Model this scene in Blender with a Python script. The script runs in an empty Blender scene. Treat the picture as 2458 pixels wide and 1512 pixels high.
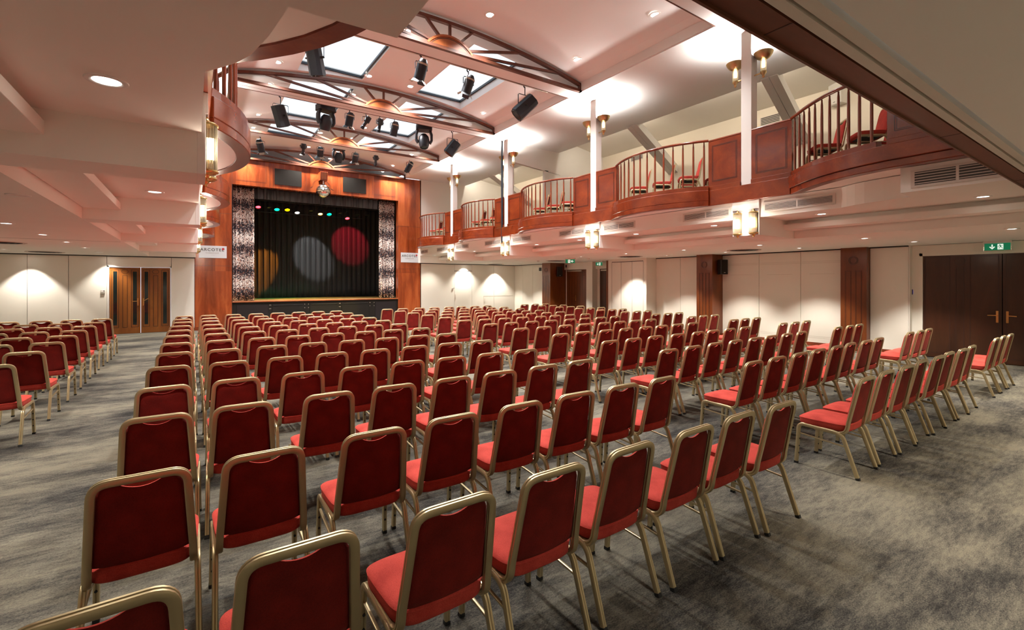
import bpy, bmesh, math, random
from mathutils import Vector, Matrix
random.seed(7)
PI = math.pi
scene = bpy.context.scene
COL = scene.collection

# ------------------------------------------------------------------ helpers
class MB:
    def __init__(s, tf=None):
        s.v = []; s.f = []; s.m = []; s.tf = tf
    def add(s, vs, fs, mi=0):
        o = len(s.v)
        s.v += [tuple(p) for p in vs]
        for f in fs:
            s.f.append([o + i for i in f]); s.m.append(mi)
        return s
    def box(s, x0, x1, y0, y1, z0, z1, mi=0):
        if x0 > x1: x0, x1 = x1, x0
        if y0 > y1: y0, y1 = y1, y0
        if z0 > z1: z0, z1 = z1, z0
        vs = [(x, y, z) for z in (z0, z1) for y in (y0, y1) for x in (x0, x1)]
        return s.add(vs, [(0, 2, 3, 1), (4, 5, 7, 6), (0, 1, 5, 4), (2, 6, 7, 3), (0, 4, 6, 2), (1, 3, 7, 5)], mi)
    def obox(s, c, ax, ay, az, hx, hy, hz, mi=0):
        c = Vector(c); ax = Vector(ax).normalized(); ay = Vector(ay).normalized(); az = Vector(az).normalized()
        vs = [c + ax * (hx * i) + ay * (hy * j) + az * (hz * k) for k in (-1, 1) for j in (-1, 1) for i in (-1, 1)]
        return s.add(vs, [(0, 2, 3, 1), (4, 5, 7, 6), (0, 1, 5, 4), (2, 6, 7, 3), (0, 4, 6, 2), (1, 3, 7, 5)], mi)
    def bar(s, p0, p1, w, h, up=(0, 0, 1), mi=0):
        p0 = Vector(p0); p1 = Vector(p1); d = p1 - p0; a = d.normalized()
        up = Vector(up); b = a.cross(up)
        if b.length < 1e-5: b = a.cross(Vector((1, 0, 0)))
        b.normalize(); c = b.cross(a)
        return s.obox((p0 + p1) / 2, a, b, c, d.length / 2, w / 2, h / 2, mi)
    def cyl(s, p0, p1, r, n=16, r2=None, caps=True, mi=0):
        if r2 is None: r2 = r
        p0 = Vector(p0); p1 = Vector(p1); a = (p1 - p0).normalized()
        b = a.cross(Vector((0, 0, 1)))
        if b.length < 1e-4: b = Vector((1, 0, 0))
        b.normalize(); c = a.cross(b)
        vs = []
        for p, q in ((p0, r), (p1, r2)):
            for i in range(n):
                t = 2 * PI * i / n
                vs.append(p + b * (q * math.cos(t)) + c * (q * math.sin(t)))
        fs = [(i, (i + 1) % n, n + (i + 1) % n, n + i) for i in range(n)]
        if caps: fs += [tuple(range(n - 1, -1, -1)), tuple(range(n, 2 * n))]
        return s.add(vs, fs, mi)
    def tube(s, path, prof, up=(0, 0, 1), closed=False, caps=True, mi=0):
        P = [Vector(p) for p in path]; n = len(P); k = len(prof); vs = []
        up = Vector(up)
        for i in range(n):
            if closed: t = P[(i + 1) % n] - P[i - 1]
            elif i == 0: t = P[1] - P[0]
            elif i == n - 1: t = P[-1] - P[-2]
            else: t = (P[i + 1] - P[i]).normalized() + (P[i] - P[i - 1]).normalized()
            t.normalize()
            b = up - t * up.dot(t)
            if b.length < 1e-4: b = Vector((1, 0, 0)) - t * t.x
            b.normalize(); c = t.cross(b)
            sc = 1.0
            if 0 < i < n - 1:
                d = (P[i] - P[i - 1]).normalized().dot(t)
                sc = 1 / max(d, .6)
            for (a, e) in prof:
                vs.append(P[i] + c * (a * sc) + b * e)
        fs = []
        for i in range(n if closed else n - 1):
            j = (i + 1) % n
            for q in range(k):
                r = (q + 1) % k
                fs.append((i * k + q, i * k + r, j * k + r, j * k + q))
        if caps and not closed:
            fs += [tuple(range(k - 1, -1, -1)), tuple((n - 1) * k + q for q in range(k))]
        return s.add(vs, fs, mi)
    def lathe(s, prof, c=(0, 0, 0), n=24, axis='z', a0=0, a1=2 * PI, mi=0, rot=None):
        full = abs(a1 - a0 - 2 * PI) < 1e-6
        m = n if full else n + 1
        vs = []
        for (r, h) in prof:
            for i in range(m):
                t = a0 + (a1 - a0) * i / n
                p = Vector((r * math.cos(t), r * math.sin(t), h))
                if rot is not None: p = rot @ p
                vs.append(Vector(c) + p)
        fs = []
        for j in range(len(prof) - 1):
            for i in range(n):
                a = i; b = (i + 1) % m
                fs.append((j * m + a, j * m + b, (j + 1) * m + b, (j + 1) * m + a))
        return s.add(vs, fs, mi)
    def prism(s, poly, d0, d1, plane='xy', mi=0):
        n = len(poly)
        def mp(p, d):
            if plane == 'xy': return (p[0], p[1], d)
            if plane == 'xz': return (p[0], d, p[1])
            return (d, p[0], p[1])
        vs = [mp(p, d0) for p in poly] + [mp(p, d1) for p in poly]
        fs = [tuple(range(n - 1, -1, -1)), tuple(range(n, 2 * n))]
        fs += [(i, (i + 1) % n, n + (i + 1) % n, n + i) for i in range(n)]
        return s.add(vs, fs, mi)
    def grid(s, fn, nu, nv, mi=0):
        vs = [fn(i / nu, j / nv) for j in range(nv + 1) for i in range(nu + 1)]
        fs = [(j * (nu + 1) + i, j * (nu + 1) + i + 1, (j + 1) * (nu + 1) + i + 1, (j + 1) * (nu + 1) + i) for j in range(nv) for i in range(nu)]
        return s.add(vs, fs, mi)
    def mesh(s, name, mats, smooth=None, bevel=0):
        v = s.v if s.tf is None else [s.tf(p) for p in s.v]
        me = bpy.data.meshes.new(name)
        me.from_pydata(v, [], s.f)
        for m in (mats if isinstance(mats, (list, tuple)) else [mats]): me.materials.append(m)
        me.polygons.foreach_set('material_index', s.m)
        bm = bmesh.new(); bm.from_mesh(me)
        bmesh.ops.recalc_face_normals(bm, faces=bm.faces)
        if bevel:
            ed = [e for e in bm.edges if len(e.link_faces) == 2 and e.calc_face_angle(0) > .6]
            bmesh.ops.bevel(bm, geom=ed, offset=bevel, segments=1, affect='EDGES', profile=.5)
        bm.to_mesh(me); bm.free()
        if smooth:
            me.polygons.foreach_set('use_smooth', [True] * len(me.polygons))
            me.set_sharp_from_angle(angle=math.radians(smooth))
        me.update()
        return me
    def build(s, name, mats, parent=None, smooth=None, bevel=0):
        return link(name, s.mesh(name, mats, smooth, bevel), parent)

def link(name, data, parent=None, loc=None, rz=0):
    o = bpy.data.objects.new(name, data); COL.objects.link(o)
    if parent is not None: o.parent = parent
    if loc is not None: o.location = loc
    if rz: o.rotation_euler = (0, 0, rz)
    return o
def tag(o, label, cat, group=None):
    o['label'] = label; o['category'] = cat
    if group: o['group'] = group
    return o
def thing(name, label, cat, loc=(0, 0, 0), rz=0, group=None):
    o = link(name, None, None, loc, rz); o.empty_display_size = .1
    return tag(o, label, cat, group)
def st(o):
    o['kind'] = 'structure'; return o
def light(name, kind, energy, color, loc, parent=None, rot=None, **kw):
    d = bpy.data.lights.new(name, kind); d.energy = energy; d.color = color
    for k, v in kw.items(): setattr(d, k, v)
    o = bpy.data.objects.new(name, d); COL.objects.link(o); o.location = loc
    if parent is not None: o.parent = parent
    if rot is not None: o.rotation_euler = rot
    return o
ORD = 'zero first second third fourth fifth sixth seventh eighth ninth tenth eleventh twelfth thirteenth fourteenth'.split()
def rrect(hw, hh, r, n=4):
    out = []
    for cx, cy, a in ((hw - r, hh - r, 0), (-hw + r, hh - r, 90), (-hw + r, -hh + r, 180), (hw - r, -hh + r, 270)):
        for i in range(n + 1):
            t = math.radians(a + 90 * i / n); out.append((cx + r * math.cos(t), cy + r * math.sin(t)))
    return out
def aim(d):
    return Vector(d).to_track_quat('-Z', 'Y').to_euler()

# ------------------------------------------------------------------ materials
def mat(name, col, rough=.6, metal=0, spec=.5, emit=None, es=0, **kw):
    m = bpy.data.materials.new(name); m.use_nodes = True
    b = m.node_tree.nodes['Principled BSDF']
    b.inputs['Base Color'].default_value = (*col, 1); b.inputs['Roughness'].default_value = rough
    b.inputs['Metallic'].default_value = metal
    b.inputs['Specular IOR Level'].default_value = spec
    if emit: b.inputs['Emission Color'].default_value = (*emit, 1); b.inputs['Emission Strength'].default_value = es
    for k, v in kw.items(): b.inputs[k].default_value = v
    return m
def N(m, t, **kw):
    n = m.node_tree.nodes.new(t)
    for k, v in kw.items():
        if k in n.inputs: n.inputs[k].default_value = v
        else: setattr(n, k, v)
    return n
def L(m, a, b): m.node_tree.links.new(a, b)
def ramp(m, pts):
    r = N(m, 'ShaderNodeValToRGB'); e = r.color_ramp.elements
    e[0].position, e[0].color = pts[0][0], (*pts[0][1], 1)
    e[1].position, e[1].color = pts[-1][0], (*pts[-1][1], 1)
    for p, c in pts[1:-1]:
        x = e.new(p); x.color = (*c, 1)
    return r
def coords(m, scale=(1, 1, 1)):
    tc = N(m, 'ShaderNodeTexCoord'); mp = N(m, 'ShaderNodeMapping'); mp.inputs['Scale'].default_value = scale
    L(m, tc.outputs['Object'], mp.inputs['Vector']); return mp.outputs['Vector']
def bsdf(m): return m.node_tree.nodes['Principled BSDF']
def bump(m, h, strength, dist=.002):
    b = N(m, 'ShaderNodeBump'); b.inputs['Strength'].default_value = strength; b.inputs['Distance'].default_value = dist
    L(m, h, b.inputs['Height']); L(m, b.outputs['Normal'], bsdf(m).inputs['Normal'])

def paint(name, c, rough=.75, var=.03):
    m = mat(name, c, rough, spec=.3)
    n = N(m, 'ShaderNodeTexNoise', Scale=1.3, Detail=4.0); L(m, coords(m), n.inputs['Vector'])
    r = ramp(m, [(.3, tuple(x * (1 - var) for x in c)), (.7, tuple(min(1, x * (1 + var)) for x in c))])
    L(m, n.outputs['Fac'], r.inputs['Fac']); L(m, r.outputs['Color'], bsdf(m).inputs['Base Color'])
    return m
def wood(name, c0, c1, c2, rough=.3, sc=(2.2, 2.2, .35), coat=.25, plank=None):
    m = mat(name, c1, rough, spec=.45); bsdf(m).inputs['Coat Weight'].default_value = coat; bsdf(m).inputs['Coat Roughness'].default_value = .12
    v = coords(m, sc)
    n = N(m, 'ShaderNodeTexNoise', Scale=1.6, Detail=6.0, Roughness=.6, Distortion=.6); L(m, v, n.inputs['Vector'])
    r = ramp(m, [(.28, c0), (.5, c1), (.74, c2)])
    if plank:
        # veneer leaves: vertical strips of different tone
        tc = N(m, 'ShaderNodeTexCoord'); sx = N(m, 'ShaderNodeSeparateXYZ'); L(m, tc.outputs['Object'], sx.inputs[0])
        a = N(m, 'ShaderNodeMath', operation='ADD'); L(m, sx.outputs[0], a.inputs[0]); L(m, sx.outputs[1], a.inputs[1])
        mu = N(m, 'ShaderNodeMath', operation='MULTIPLY'); mu.inputs[1].default_value = plank; L(m, a.outputs[0], mu.inputs[0])
        fl = N(m, 'ShaderNodeMath', operation='FLOOR'); L(m, mu.outputs[0], fl.inputs[0])
        z2 = N(m, 'ShaderNodeMath', operation='MULTIPLY'); z2.inputs[1].default_value = .47; L(m, sx.outputs[2], z2.inputs[0])
        fz = N(m, 'ShaderNodeMath', operation='FLOOR'); L(m, z2.outputs[0], fz.inputs[0])
        cm = N(m, 'ShaderNodeCombineXYZ'); L(m, fl.outputs[0], cm.inputs[0]); L(m, fz.outputs[0], cm.inputs[1])
        wn = N(m, 'ShaderNodeTexWhiteNoise', noise_dimensions='2D'); L(m, cm.outputs[0], wn.inputs['Vector'])
        mx = N(m, 'ShaderNodeMath', operation='MULTIPLY_ADD'); mx.inputs[1].default_value = .26; L(m, wn.outputs['Value'], mx.inputs[0])
        sb = N(m, 'ShaderNodeMath', operation='SUBTRACT'); sb.inputs[1].default_value = .13; L(m, n.outputs['Fac'], sb.inputs[0])
        L(m, sb.outputs[0], mx.inputs[2]); L(m, mx.outputs[0], r.inputs['Fac'])
    else:
        L(m, n.outputs['Fac'], r.inputs['Fac'])
    g = N(m, 'ShaderNodeTexNoise', Scale=22.0, Detail=3.0); L(m, coords(m, tuple(x * 1.5 for x in sc)), g.inputs['Vector'])
    mix = N(m, 'ShaderNodeMix', data_type='RGBA', blend_type='MULTIPLY'); mix.inputs['Factor'].default_value = .25
    L(m, r.outputs['Color'], mix.inputs['A']); L(m, g.outputs['Fac'], mix.inputs['B']); L(m, mix.outputs['Result'], bsdf(m).inputs['Base Color'])
    return m

M = {}
M['ceil'] = paint('ceiling_paint', (.85, .82, .765), .8, .015)
M['upper'] = paint('upper_ceiling_paint', (.84, .845, .845), .55, .01)
M['wall'] = paint('cream_wall_panel', (.80, .765, .69), .6, .02)
M['cream'] = paint('cream_plaster', (.84, .77, .65), .75, .02)
M['white'] = paint('white_paint', (.82, .80, .77), .45, .01)
M['dark'] = mat('dark_gap', (.02, .018, .016), .8)
M['stagewood'] = wood('cherry_veneer', (.17, .027, .006), (.32, .060, .014), (.50, .120, .030), .26, plank=3.1)
M['balcwood'] = wood('red_mahogany', (.12, .017, .005), (.20, .030, .008), (.30, .055, .013), .26, sc=(1.2, 1.2, 1.6), coat=.25)
M['rail'] = wood('dark_mahogany', (.14, .025, .009), (.22, .040, .014), (.30, .058, .02), .25, coat=.5)
M['truss'] = wood('walnut_truss', (.09, .028, .013), (.13, .038, .018), (.18, .055, .026), .45, coat=.1)
M['sun'] = wood('sun_veneer', (.30, .08, .02), (.38, .105, .03), (.46, .14, .045), .4, coat=.1)
M['pillar'] = wood('walnut_pillar', (.11, .025, .005), (.17, .042, .008), (.25, .068, .013), .35, coat=.2)
M['door'] = wood('dark_door_veneer', (.036, .011, .004), (.055, .017, .006), (.08, .026, .010), .35, coat=.2)
M['oakdoor'] = wood('amber_door_veneer', (.20, .062, .010), (.28, .09, .015), (.36, .125, .024), .35, coat=.2)
M['beam'] = wood('brown_beam_veneer', (.12, .034, .012), (.165, .048, .017), (.20, .06, .022), .45, sc=(.4, 2, 2), coat=.05)
M['line'] = mat('dark_inlay', (.035, .010, .005), .5)
M['paleline'] = mat('pale_groove', (.55, .50, .43), .7)
M['brass'] = mat('polished_brass', (.78, .55, .22), .22, 1)
M['bowl'] = mat('antique_brass', (.62, .46, .24), .28, 1)
M['chrome'] = mat('chrome', (.75, .75, .75), .15, 1)
M['steel'] = mat('brushed_aluminium', (.55, .50, .42), .5, .6)
M['track'] = paint('track_aluminium', (.72, .68, .60), .5, .06)
M['black'] = mat('black_metal', (.022, .026, .034), .42, .3)
M['blackplastic'] = mat('black_plastic', (.015, .015, .016), .5)
M['grille'] = mat('speaker_cloth', (.026, .023, .020), .9, spec=.1)
M['vent'] = mat('vent_dark', (.06, .052, .045), .7)
M['slat'] = mat('vent_slat', (.66, .58, .52), .5)
M['glassdark'] = mat('dark_glass', (.008, .014, .014), .08, spec=.6)
M['lens'] = mat('lamp_lens', (1, 1, 1), .5, emit=(1, .93, .82), es=14)
M['lensoff'] = mat('lamp_lens_off', (.75, .62, .55), .3)
M['lamp'] = mat('sconce_lamp', (1, 1, 1), .5, emit=(1, .86, .62), es=8)
M['lamp2'] = mat('bowl_lamp', (1, 1, 1), .5, emit=(1, .92, .80), es=9)
M['rod'] = mat('glass_rod', (.86, .78, .62), .12, spec=.8)
bsdf(M['rod']).inputs['Transmission Weight'].default_value = .75; bsdf(M['rod']).inputs['IOR'].default_value = 1.2
M['signwhite'] = mat('sign_white', (.60, .63, .66), .35)
M['letter'] = mat('sign_grey', (.07, .065, .065), .5)
M['letter2'] = mat('sign_light_grey', (.42, .40, .40), .5)
M['signred'] = mat('sign_red', (.45, .025, .035), .5)
M['signdark'] = mat('sign_dark_red', (.16, .01, .02), .5)
M['exitgreen'] = mat('exit_green', (.005, .16, .07), .4, emit=(.0, .16, .07), es=.5)
M['exitwhite'] = mat('exit_white', (.9, .95, .9), .4, emit=(.85, 1, .9), es=.6)
M['screen'] = mat('blue_screen', (.01, .02, .2), .3, emit=(.03, .06, .8), es=.9)
M['stagefloor'] = wood('stage_boards', (.28, .17, .07), (.36, .23, .10), (.42, .28, .13), .3, sc=(3, .6, 1), coat=.2)
M['apron'] = mat('stage_apron', (.014, .012, .010), .5, spec=.2)
M['apron2'] = mat('stage_apron_cloth', (.024, .019, .019), .9, spec=.1)
M['stageblack'] = mat('stage_black', (.010, .010, .010), .85)
M['velvet'] = mat('black_velvet', (.011, .0125, .014), .7); bsdf(M['velvet']).inputs['Sheen Weight'].default_value = .08
M['satin'] = mat('grey_black_satin', (.045, .045, .048), .42)
M['whiteplastic'] = mat('white_plastic', (.72, .69, .64), .4)
M['pipe'] = mat('dark_blue_pipe', (.012, .018, .028), .35)
for k, c in dict(red=(1, .02, .03), green=(0, .9, .35), yellow=(1, .62, 0), white=(1, .95, .9), amber=(1, .45, .08)).items():
    M['g_' + k] = mat('gel_' + k, c, .4, emit=c, es=14 if k != 'white' else 5)

# carpet: brushed grey-beige loops with dark drifts
m = mat('carpet', (.2, .18, .15), .95, spec=.1); M['carpet'] = m
n1 = N(m, 'ShaderNodeTexNoise', Scale=1.0, Detail=8.0, Roughness=.72, Distortion=.3); L(m, coords(m, (1.15, 3.4, 1)), n1.inputs['Vector'])
n2 = N(m, 'ShaderNodeTexNoise', Scale=1.0, Detail=5.0, Roughness=.6); L(m, coords(m, (.5, 1.1, 1)), n2.inputs['Vector'])
n3 = N(m, 'ShaderNodeTexNoise', Scale=1.0, Detail=3.0, Roughness=.85); L(m, coords(m, (80, 140, 1)), n3.inputs['Vector'])
n4 = N(m, 'ShaderNodeTexNoise', Scale=1.0, Detail=4.0, Roughness=.75); L(m, coords(m, (9, 34, 1)), n4.inputs['Vector'])
def madd(x, k, c):
    q = N(m, 'ShaderNodeMath', operation='MULTIPLY_ADD'); q.inputs[1].default_value = k; L(m, x, q.inputs[0])
    if isinstance(c, float): q.inputs[2].default_value = c
    else: L(m, c, q.inputs[2])
    return q.outputs[0]
h = madd(n1.outputs['Fac'], .60, -.06 - .295); h = madd(n2.outputs['Fac'], .62, h); h = madd(n4.outputs['Fac'], .36, h); h = madd(n3.outputs['Fac'], .54, h)
# sum is centred near .68
r = ramp(m, [(.51, (.017, .016, .015)), (.61, (.052, .048, .043)), (.70, (.108, .099, .080)), (.83, (.195, .175, .132))])
L(m, h, r.inputs['Fac']); L(m, r.outputs['Color'], bsdf(m).inputs['Base Color'])
bump(m, n3.outputs['Fac'], .5, .004)

# red woven upholstery
m = mat('red_upholstery', (.5, .03, .02), .85, spec=.2); M['fabric'] = m
bsdf(m).inputs['Sheen Weight'].default_value = .08; bsdf(m).inputs['Sheen Tint'].default_value = (1, .35, .25, 1)
n1 = N(m, 'ShaderNodeTexNoise', Scale=9.0, Detail=4.0); L(m, coords(m), n1.inputs['Vector'])
w1 = N(m, 'ShaderNodeTexVoronoi', Scale=230.0); L(m, coords(m, (1, 1, .8)), w1.inputs['Vector'])
mm = N(m, 'ShaderNodeMath', operation='MULTIPLY_ADD'); mm.inputs[1].default_value = -.32; L(m, w1.outputs['Distance'], mm.inputs[0]); L(m, n1.outputs['Fac'], mm.inputs[2])
r = ramp(m, [(.1, (.38, .036, .026)), (.62, (.60, .074, .054))]); L(m, mm.outputs[0], r.inputs['Fac']); L(m, r.outputs['Color'], bsdf(m).inputs['Base Color'])
bump(m, w1.outputs['Distance'], .35, .002)
m = fab2 = M['fabric'].copy(); m.name = 'red_upholstery_shaded'; M['fabricshade'] = m  # same red fabric, with the shade of the rear face put into its colour
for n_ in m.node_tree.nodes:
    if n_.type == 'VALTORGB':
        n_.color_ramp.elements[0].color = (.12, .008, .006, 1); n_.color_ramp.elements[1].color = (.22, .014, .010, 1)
M['gold'] = mat('champagne_frame', (.56, .46, .27), .36, .75)
M['pad'] = mat('black_rubber', (.012, .012, .012), .6)

# sequinned drape
m = mat('sequin_drape', (.4, .35, .33), .55, spec=.4); M['drape'] = m
tc = N(m, 'ShaderNodeTexCoord'); sx = N(m, 'ShaderNodeSeparateXYZ'); L(m, tc.outputs['Object'], sx.inputs[0])
nz = N(m, 'ShaderNodeTexNoise', Scale=2.5, Detail=3.0); L(m, coords(m, (1.5, 1, .6)), nz.inputs['Vector'])
ph = N(m, 'ShaderNodeMath', operation='MULTIPLY_ADD'); ph.inputs[1].default_value = 1.1; L(m, nz.outputs['Fac'], ph.inputs[0])
zz = N(m, 'ShaderNodeMath', operation='MULTIPLY_ADD'); zz.inputs[1].default_value = 2 * PI / .85; zz.inputs[2].default_value = 1.0; L(m, sx.outputs[2], zz.inputs[0]); L(m, zz.outputs[0], ph.inputs[2])
sn = N(m, 'ShaderNodeMath', operation='SINE'); L(m, ph.outputs[0], sn.inputs[0])
vo = N(m, 'ShaderNodeTexVoronoi', Scale=30.0); L(m, coords(m, (1.3, 1.3, 1)), vo.inputs['Vector'])
vs = N(m, 'ShaderNodeSeparateColor'); L(m, vo.outputs['Color'], vs.inputs[0])
s1 = N(m, 'ShaderNodeMath', operation='MULTIPLY_ADD'); s1.inputs[1].default_value = .30; L(m, sn.outputs[0], s1.inputs[0]); L(m, vs.outputs[0], s1.inputs[2])
r = ramp(m, [(.30, (.022, .022, .032)), (.44, (.07, .04, .045)), (.55, (.42, .17, .10)), (.63, (.62, .50, .44)), (.95, (.85, .82, .78))])
L(m, s1.outputs[0], r.inputs['Fac']); L(m, r.outputs['Color'], bsdf(m).inputs['Base Color'])

# skylight pane: clear glazing, lightly tinted
m = bpy.data.materials.new('skylight_glass'); m.use_nodes = True; nt = m.node_tree; nt.nodes.clear(); M['pane'] = m
o = nt.nodes.new('ShaderNodeOutputMaterial'); tr = nt.nodes.new('ShaderNodeBsdfTransparent'); gl = nt.nodes.new('ShaderNodeBsdfGlossy'); mx = nt.nodes.new('ShaderNodeMixShader')
tr.inputs[0].default_value = (.95, .97, .98, 1); gl.inputs['Roughness'].default_value = .05; mx.inputs[0].default_value = .06
nt.links.new(tr.outputs[0], mx.inputs[1]); nt.links.new(gl.outputs[0], mx.inputs[2]); nt.links.new(mx.outputs[0], o.inputs[0])

# ------------------------------------------------------------------ dimensions
XC = 4.28                     # hall axis
XR = 8.5                      # right balcony face
CY = [.66, 4.66, 8.68, 12.72, 16.64]     # column lines
YS = 20.0                     # stage wall
XW = 13.9                     # right wall
L0 = 2.60                     # low ceiling
ZA = 2.925                    # soffit
ZO = 6.42                     # upper flat ceiling
def mir(p): return (2 * XC - p[0], p[1], p[2])
SIDES = ((None, 'right'), (mir, 'left'))
def sx_(x, side): return x if side == 'right' else 2 * XC - x

# ------------------------------------------------------------------ floor and shell
st(MB().box(-5.5, 14.6, -4, 20.2, -.1, 0).build('floor', M['carpet']))
# back part behind the camera
st(MB().box(-5.5, 14.6, -4.1, -4, 0, 2.85).build('wall_back', M['wall']))
st(MB().box(-5.5, 14.6, -4, .79, 2.85, 2.95).build('ceiling', M['ceil']))
# partition track in the ceiling
t = MB().box(-5.4, 14.5, .95, 1.07, 2.85, 3.02); t.box(-5.4, 14.5, 1.07, 1.083, 2.835, 3.02)
pt = thing('partition_track', 'brown wooden plank and twin pale metal tracks across the low ceiling', 'ceiling track', (4, 1, 2.85))
def at(o, root):
    o.parent = root; o.matrix_parent_inverse = Matrix.Translation(-root.location); return o
at(t.build('plank', M['beam']), pt)
t = MB()
for x in (2.1, 4.7, 7.4, 10.1): t.box(x - .004, x + .004, .951, 1.07, 2.8485, 2.86)
at(t.build('plank_joint', M['line']), pt)
at(MB().box(-5.4, 14.5, .893, .941, 2.853, 3.0).build('metal_track', M['track']), pt)
at(MB().box(-5.4, 14.5, .822, .875, 2.853, 3.0).build('metal_track', M['track']), pt)
at(MB().box(-5.4, 14.5, .78, .95, 2.99, 3.03).build('track_slot', M['dark']), pt)
# end wall of the hall above the track, out of sight from the floor
st(MB().box(-5.4, 14.5, .90, 1.0, 3.02, 7.3).build('wall_entrance', M['white']))

def panels_x(mb, xs, y0, y1, z0, z1, g=.006):
    for a, b in zip(xs[:-1], xs[1:]): mb.box(a + g, b - g, y0, y1, z0, z1)
def panels_y(mb, ys, x0, x1, z0, z1, g=.006):
    for a, b in zip(ys[:-1], ys[1:]): mb.box(x0, x1, a + g, b - g, z0, z1)

# left end wall (beside the stage, under the left balcony), with its door opening
w = MB(); panels_x(w, [-5.4, -5.08, -4.18, -3.26, -2.34], YS, YS + .1, .1, L0 - .03); panels_x(w, [-.64, .04], YS, YS + .1, .1, L0 - .03)
w.box(-2.334, -.646, YS, YS + .1, 2.26, L0 - .03)
st(w.build('wall_left_end', M['wall']))
st(MB().box(-5.4, -2.34, YS + .07, YS + .2, 0, 2.7).box(-.64, .04, YS + .07, YS + .2, 0, 2.7).box(-2.4, -.6, YS + .09, YS + .2, 2.24, 2.7).build('wall_left_backing', M['dark']))
st(MB().box(-5.4, -2.36, YS - .012, YS + .02, 0, .09).box(-.64, .03, YS - .012, YS + .02, 0, .09).build('baseboard_left', M['rail']))
st(MB().box(-5.5, -5.38, -4, YS + .1, 0, 2.9).build('wall_left', M['wall']))
# right end wall
w = MB(); panels_x(w, [8.6, 10.37], YS, YS + .1, .1, L0 - .03); panels_x(w, [11.33, 12.6, 14.0], YS, YS + .1, .1, L0 - .03)
w.box(10.376, 11.324, YS, YS + .1, 2.27, L0 - .03); w.box(10.376, 11.324, YS + .004, YS + .1, .1, 2.245)
st(w.build('wall_right_end', M['wall']))
st(MB().box(8.6, 14.0, YS + .07, YS + .2, 0, 2.7).build('wall_right_backing', M['dark']))
st(MB().box(8.6, 13.9, YS - .012, YS + .02, 0, .09).build('baseboard_right_end', M['rail']))
hk = MB().box(12.0, 13.8, YS - .004, YS, 1.005, 1.02); hk.box(11.995, 12.005, YS - .004, YS, .1, 1.02)
st(hk.build('trim_1', M['paleline']))
# right wall
w = MB(); panels_y(w, [17.1, 18.42, 19.27, YS], XW, XW + .1, .1, L0 - .03)
panels_y(w, [8.94, 9.94, 10.96], XW, XW + .1, .1, L0 - .03); panels_y(w, [5.04, 6.08, 7.23, 8.39], XW, XW + .1, .1, L0 - .03)
panels_y(w, [3.72, 4.48], XW, XW + .1, .1, L0 - .03)
w.box(XW, XW + .1, -4, .8, .0, 2.85)
w.box(14.05, 14.15, .8, 3.72, 2.37, L0 - .01)
st(w.build('wall_right', M['wall']))
st(MB().box(XW + .07, 14.5, 3.73, 12.9, 0, 2.7).box(XW + .07, 14.3, 16.9, YS + .1, 0, 2.7).build('wall_right_inner', M['dark']))
st(MB().box(14.28, 14.5, .6, 3.75, 0, 2.7).build('wall_right_recess', M['dark']))
st(MB().box(XW, 14.3, 3.70, 3.72, 0, L0).box(14.06, 14.2, 3.56, 3.70, 0, L0).build('wall_right_return', M['wall']))
b = MB()
for y0, y1 in ((3.73, 4.48), (5.04, 8.39), (8.94, 10.96), (17.1, YS)): b.box(XW - .015, XW + .02, y0, y1, 0, .10)
st(b.build('baseboard_right', M['rail']))
g = MB()
for y0, y1 in ((5.06, 6.06), (6.1, 7.2), (7.26, 8.36)):
    for z0, z1 in ((.22, .26), (2.25, 2.29)):
        g.box(XW - .002, XW, y0, y1, z0, z0 + .006); g.box(XW - .002, XW, y0, y1, z1, z1 + .006)
    g.box(XW - .002, XW, y0 + .2, y1 - .2, 1.95, 1.956)
st(g.build('trim_2', M['paleline']))
# closet box with double doors
st(MB().box(13.36, 13.95, 10.96, 12.81, 0, L0).build('wall_closet', M['wall']))
g = MB()
for y in (11.1, 11.62, 12.15, 12.62): g.box(13.357, 13.36, y - .004, y + .004, .1, 2.48)
g.box(13.355, 13.36, 11.1, 12.62, 2.48, 2.50); st(g.build('trim_3', M['line']))
k = MB().box(13.345, 13.36, 12.52, 12.56, .95, 1.12); k.box(13.345, 13.36, 11.05, 11.075, 1.75, 1.85); k.box(13.345, 13.36, 11.05, 11.075, .5, .6)
tag(k.build('lock_plate', M['whiteplastic']), 'small white lock plate on the flush cream closet doors', 'lock plate')

def wood_pillar(x0, y0, y1, label, name='pilaster'):
    o = MB().box(x0, XW + .05, y0, y1, 0, L0).build(name, M['pillar']); tag(o, label, 'pilaster')
    i = MB(); ym = (y0 + y1) / 2; wd = (y1 - y0)
    for c in (-.2, .2):
        yc = ym + c * wd; h = wd * .12
        for e in (0, .018):
            for zz in (.12 + e, 2.02 - e): i.box(x0 - .003, x0 + .003, yc - h + e, yc + h - e, zz - .003, zz + .003)
            for yy in (yc - h + e, yc + h - e): i.box(x0 - .003, x0 + .003, yy - .003, yy + .003, .12 + e, 2.02 - e)
    for rr in (.10, .075):
        pts = [(x0 - .001, ym + rr * math.cos(t * PI / 12), 2.28 + rr * math.sin(t * PI / 12)) for t in range(24)]
        i.tube(pts, [(.004, .004), (-.004, .004), (-.004, -.004), (.004, -.004)], up=(1, 0, 0), closed=True)
    i.build('inlay', M['line'], o)
    return o
wood_pillar(13.69, 4.48, 5.04, 'walnut pilaster with round inlay between cream panels, beside the dark double door')
wood_pillar(13.34, 8.39, 8.94, 'walnut pilaster with a black loudspeaker hung on its side')
st(MB().box(13.94, 14.5, 16.502, 17.2, 0, L0).build('wall_right_pier', M['pillar']))
wood_pillar(13.45, 16.5, 17.1, 'walnut pilaster beside the fluted exit door')

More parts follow.
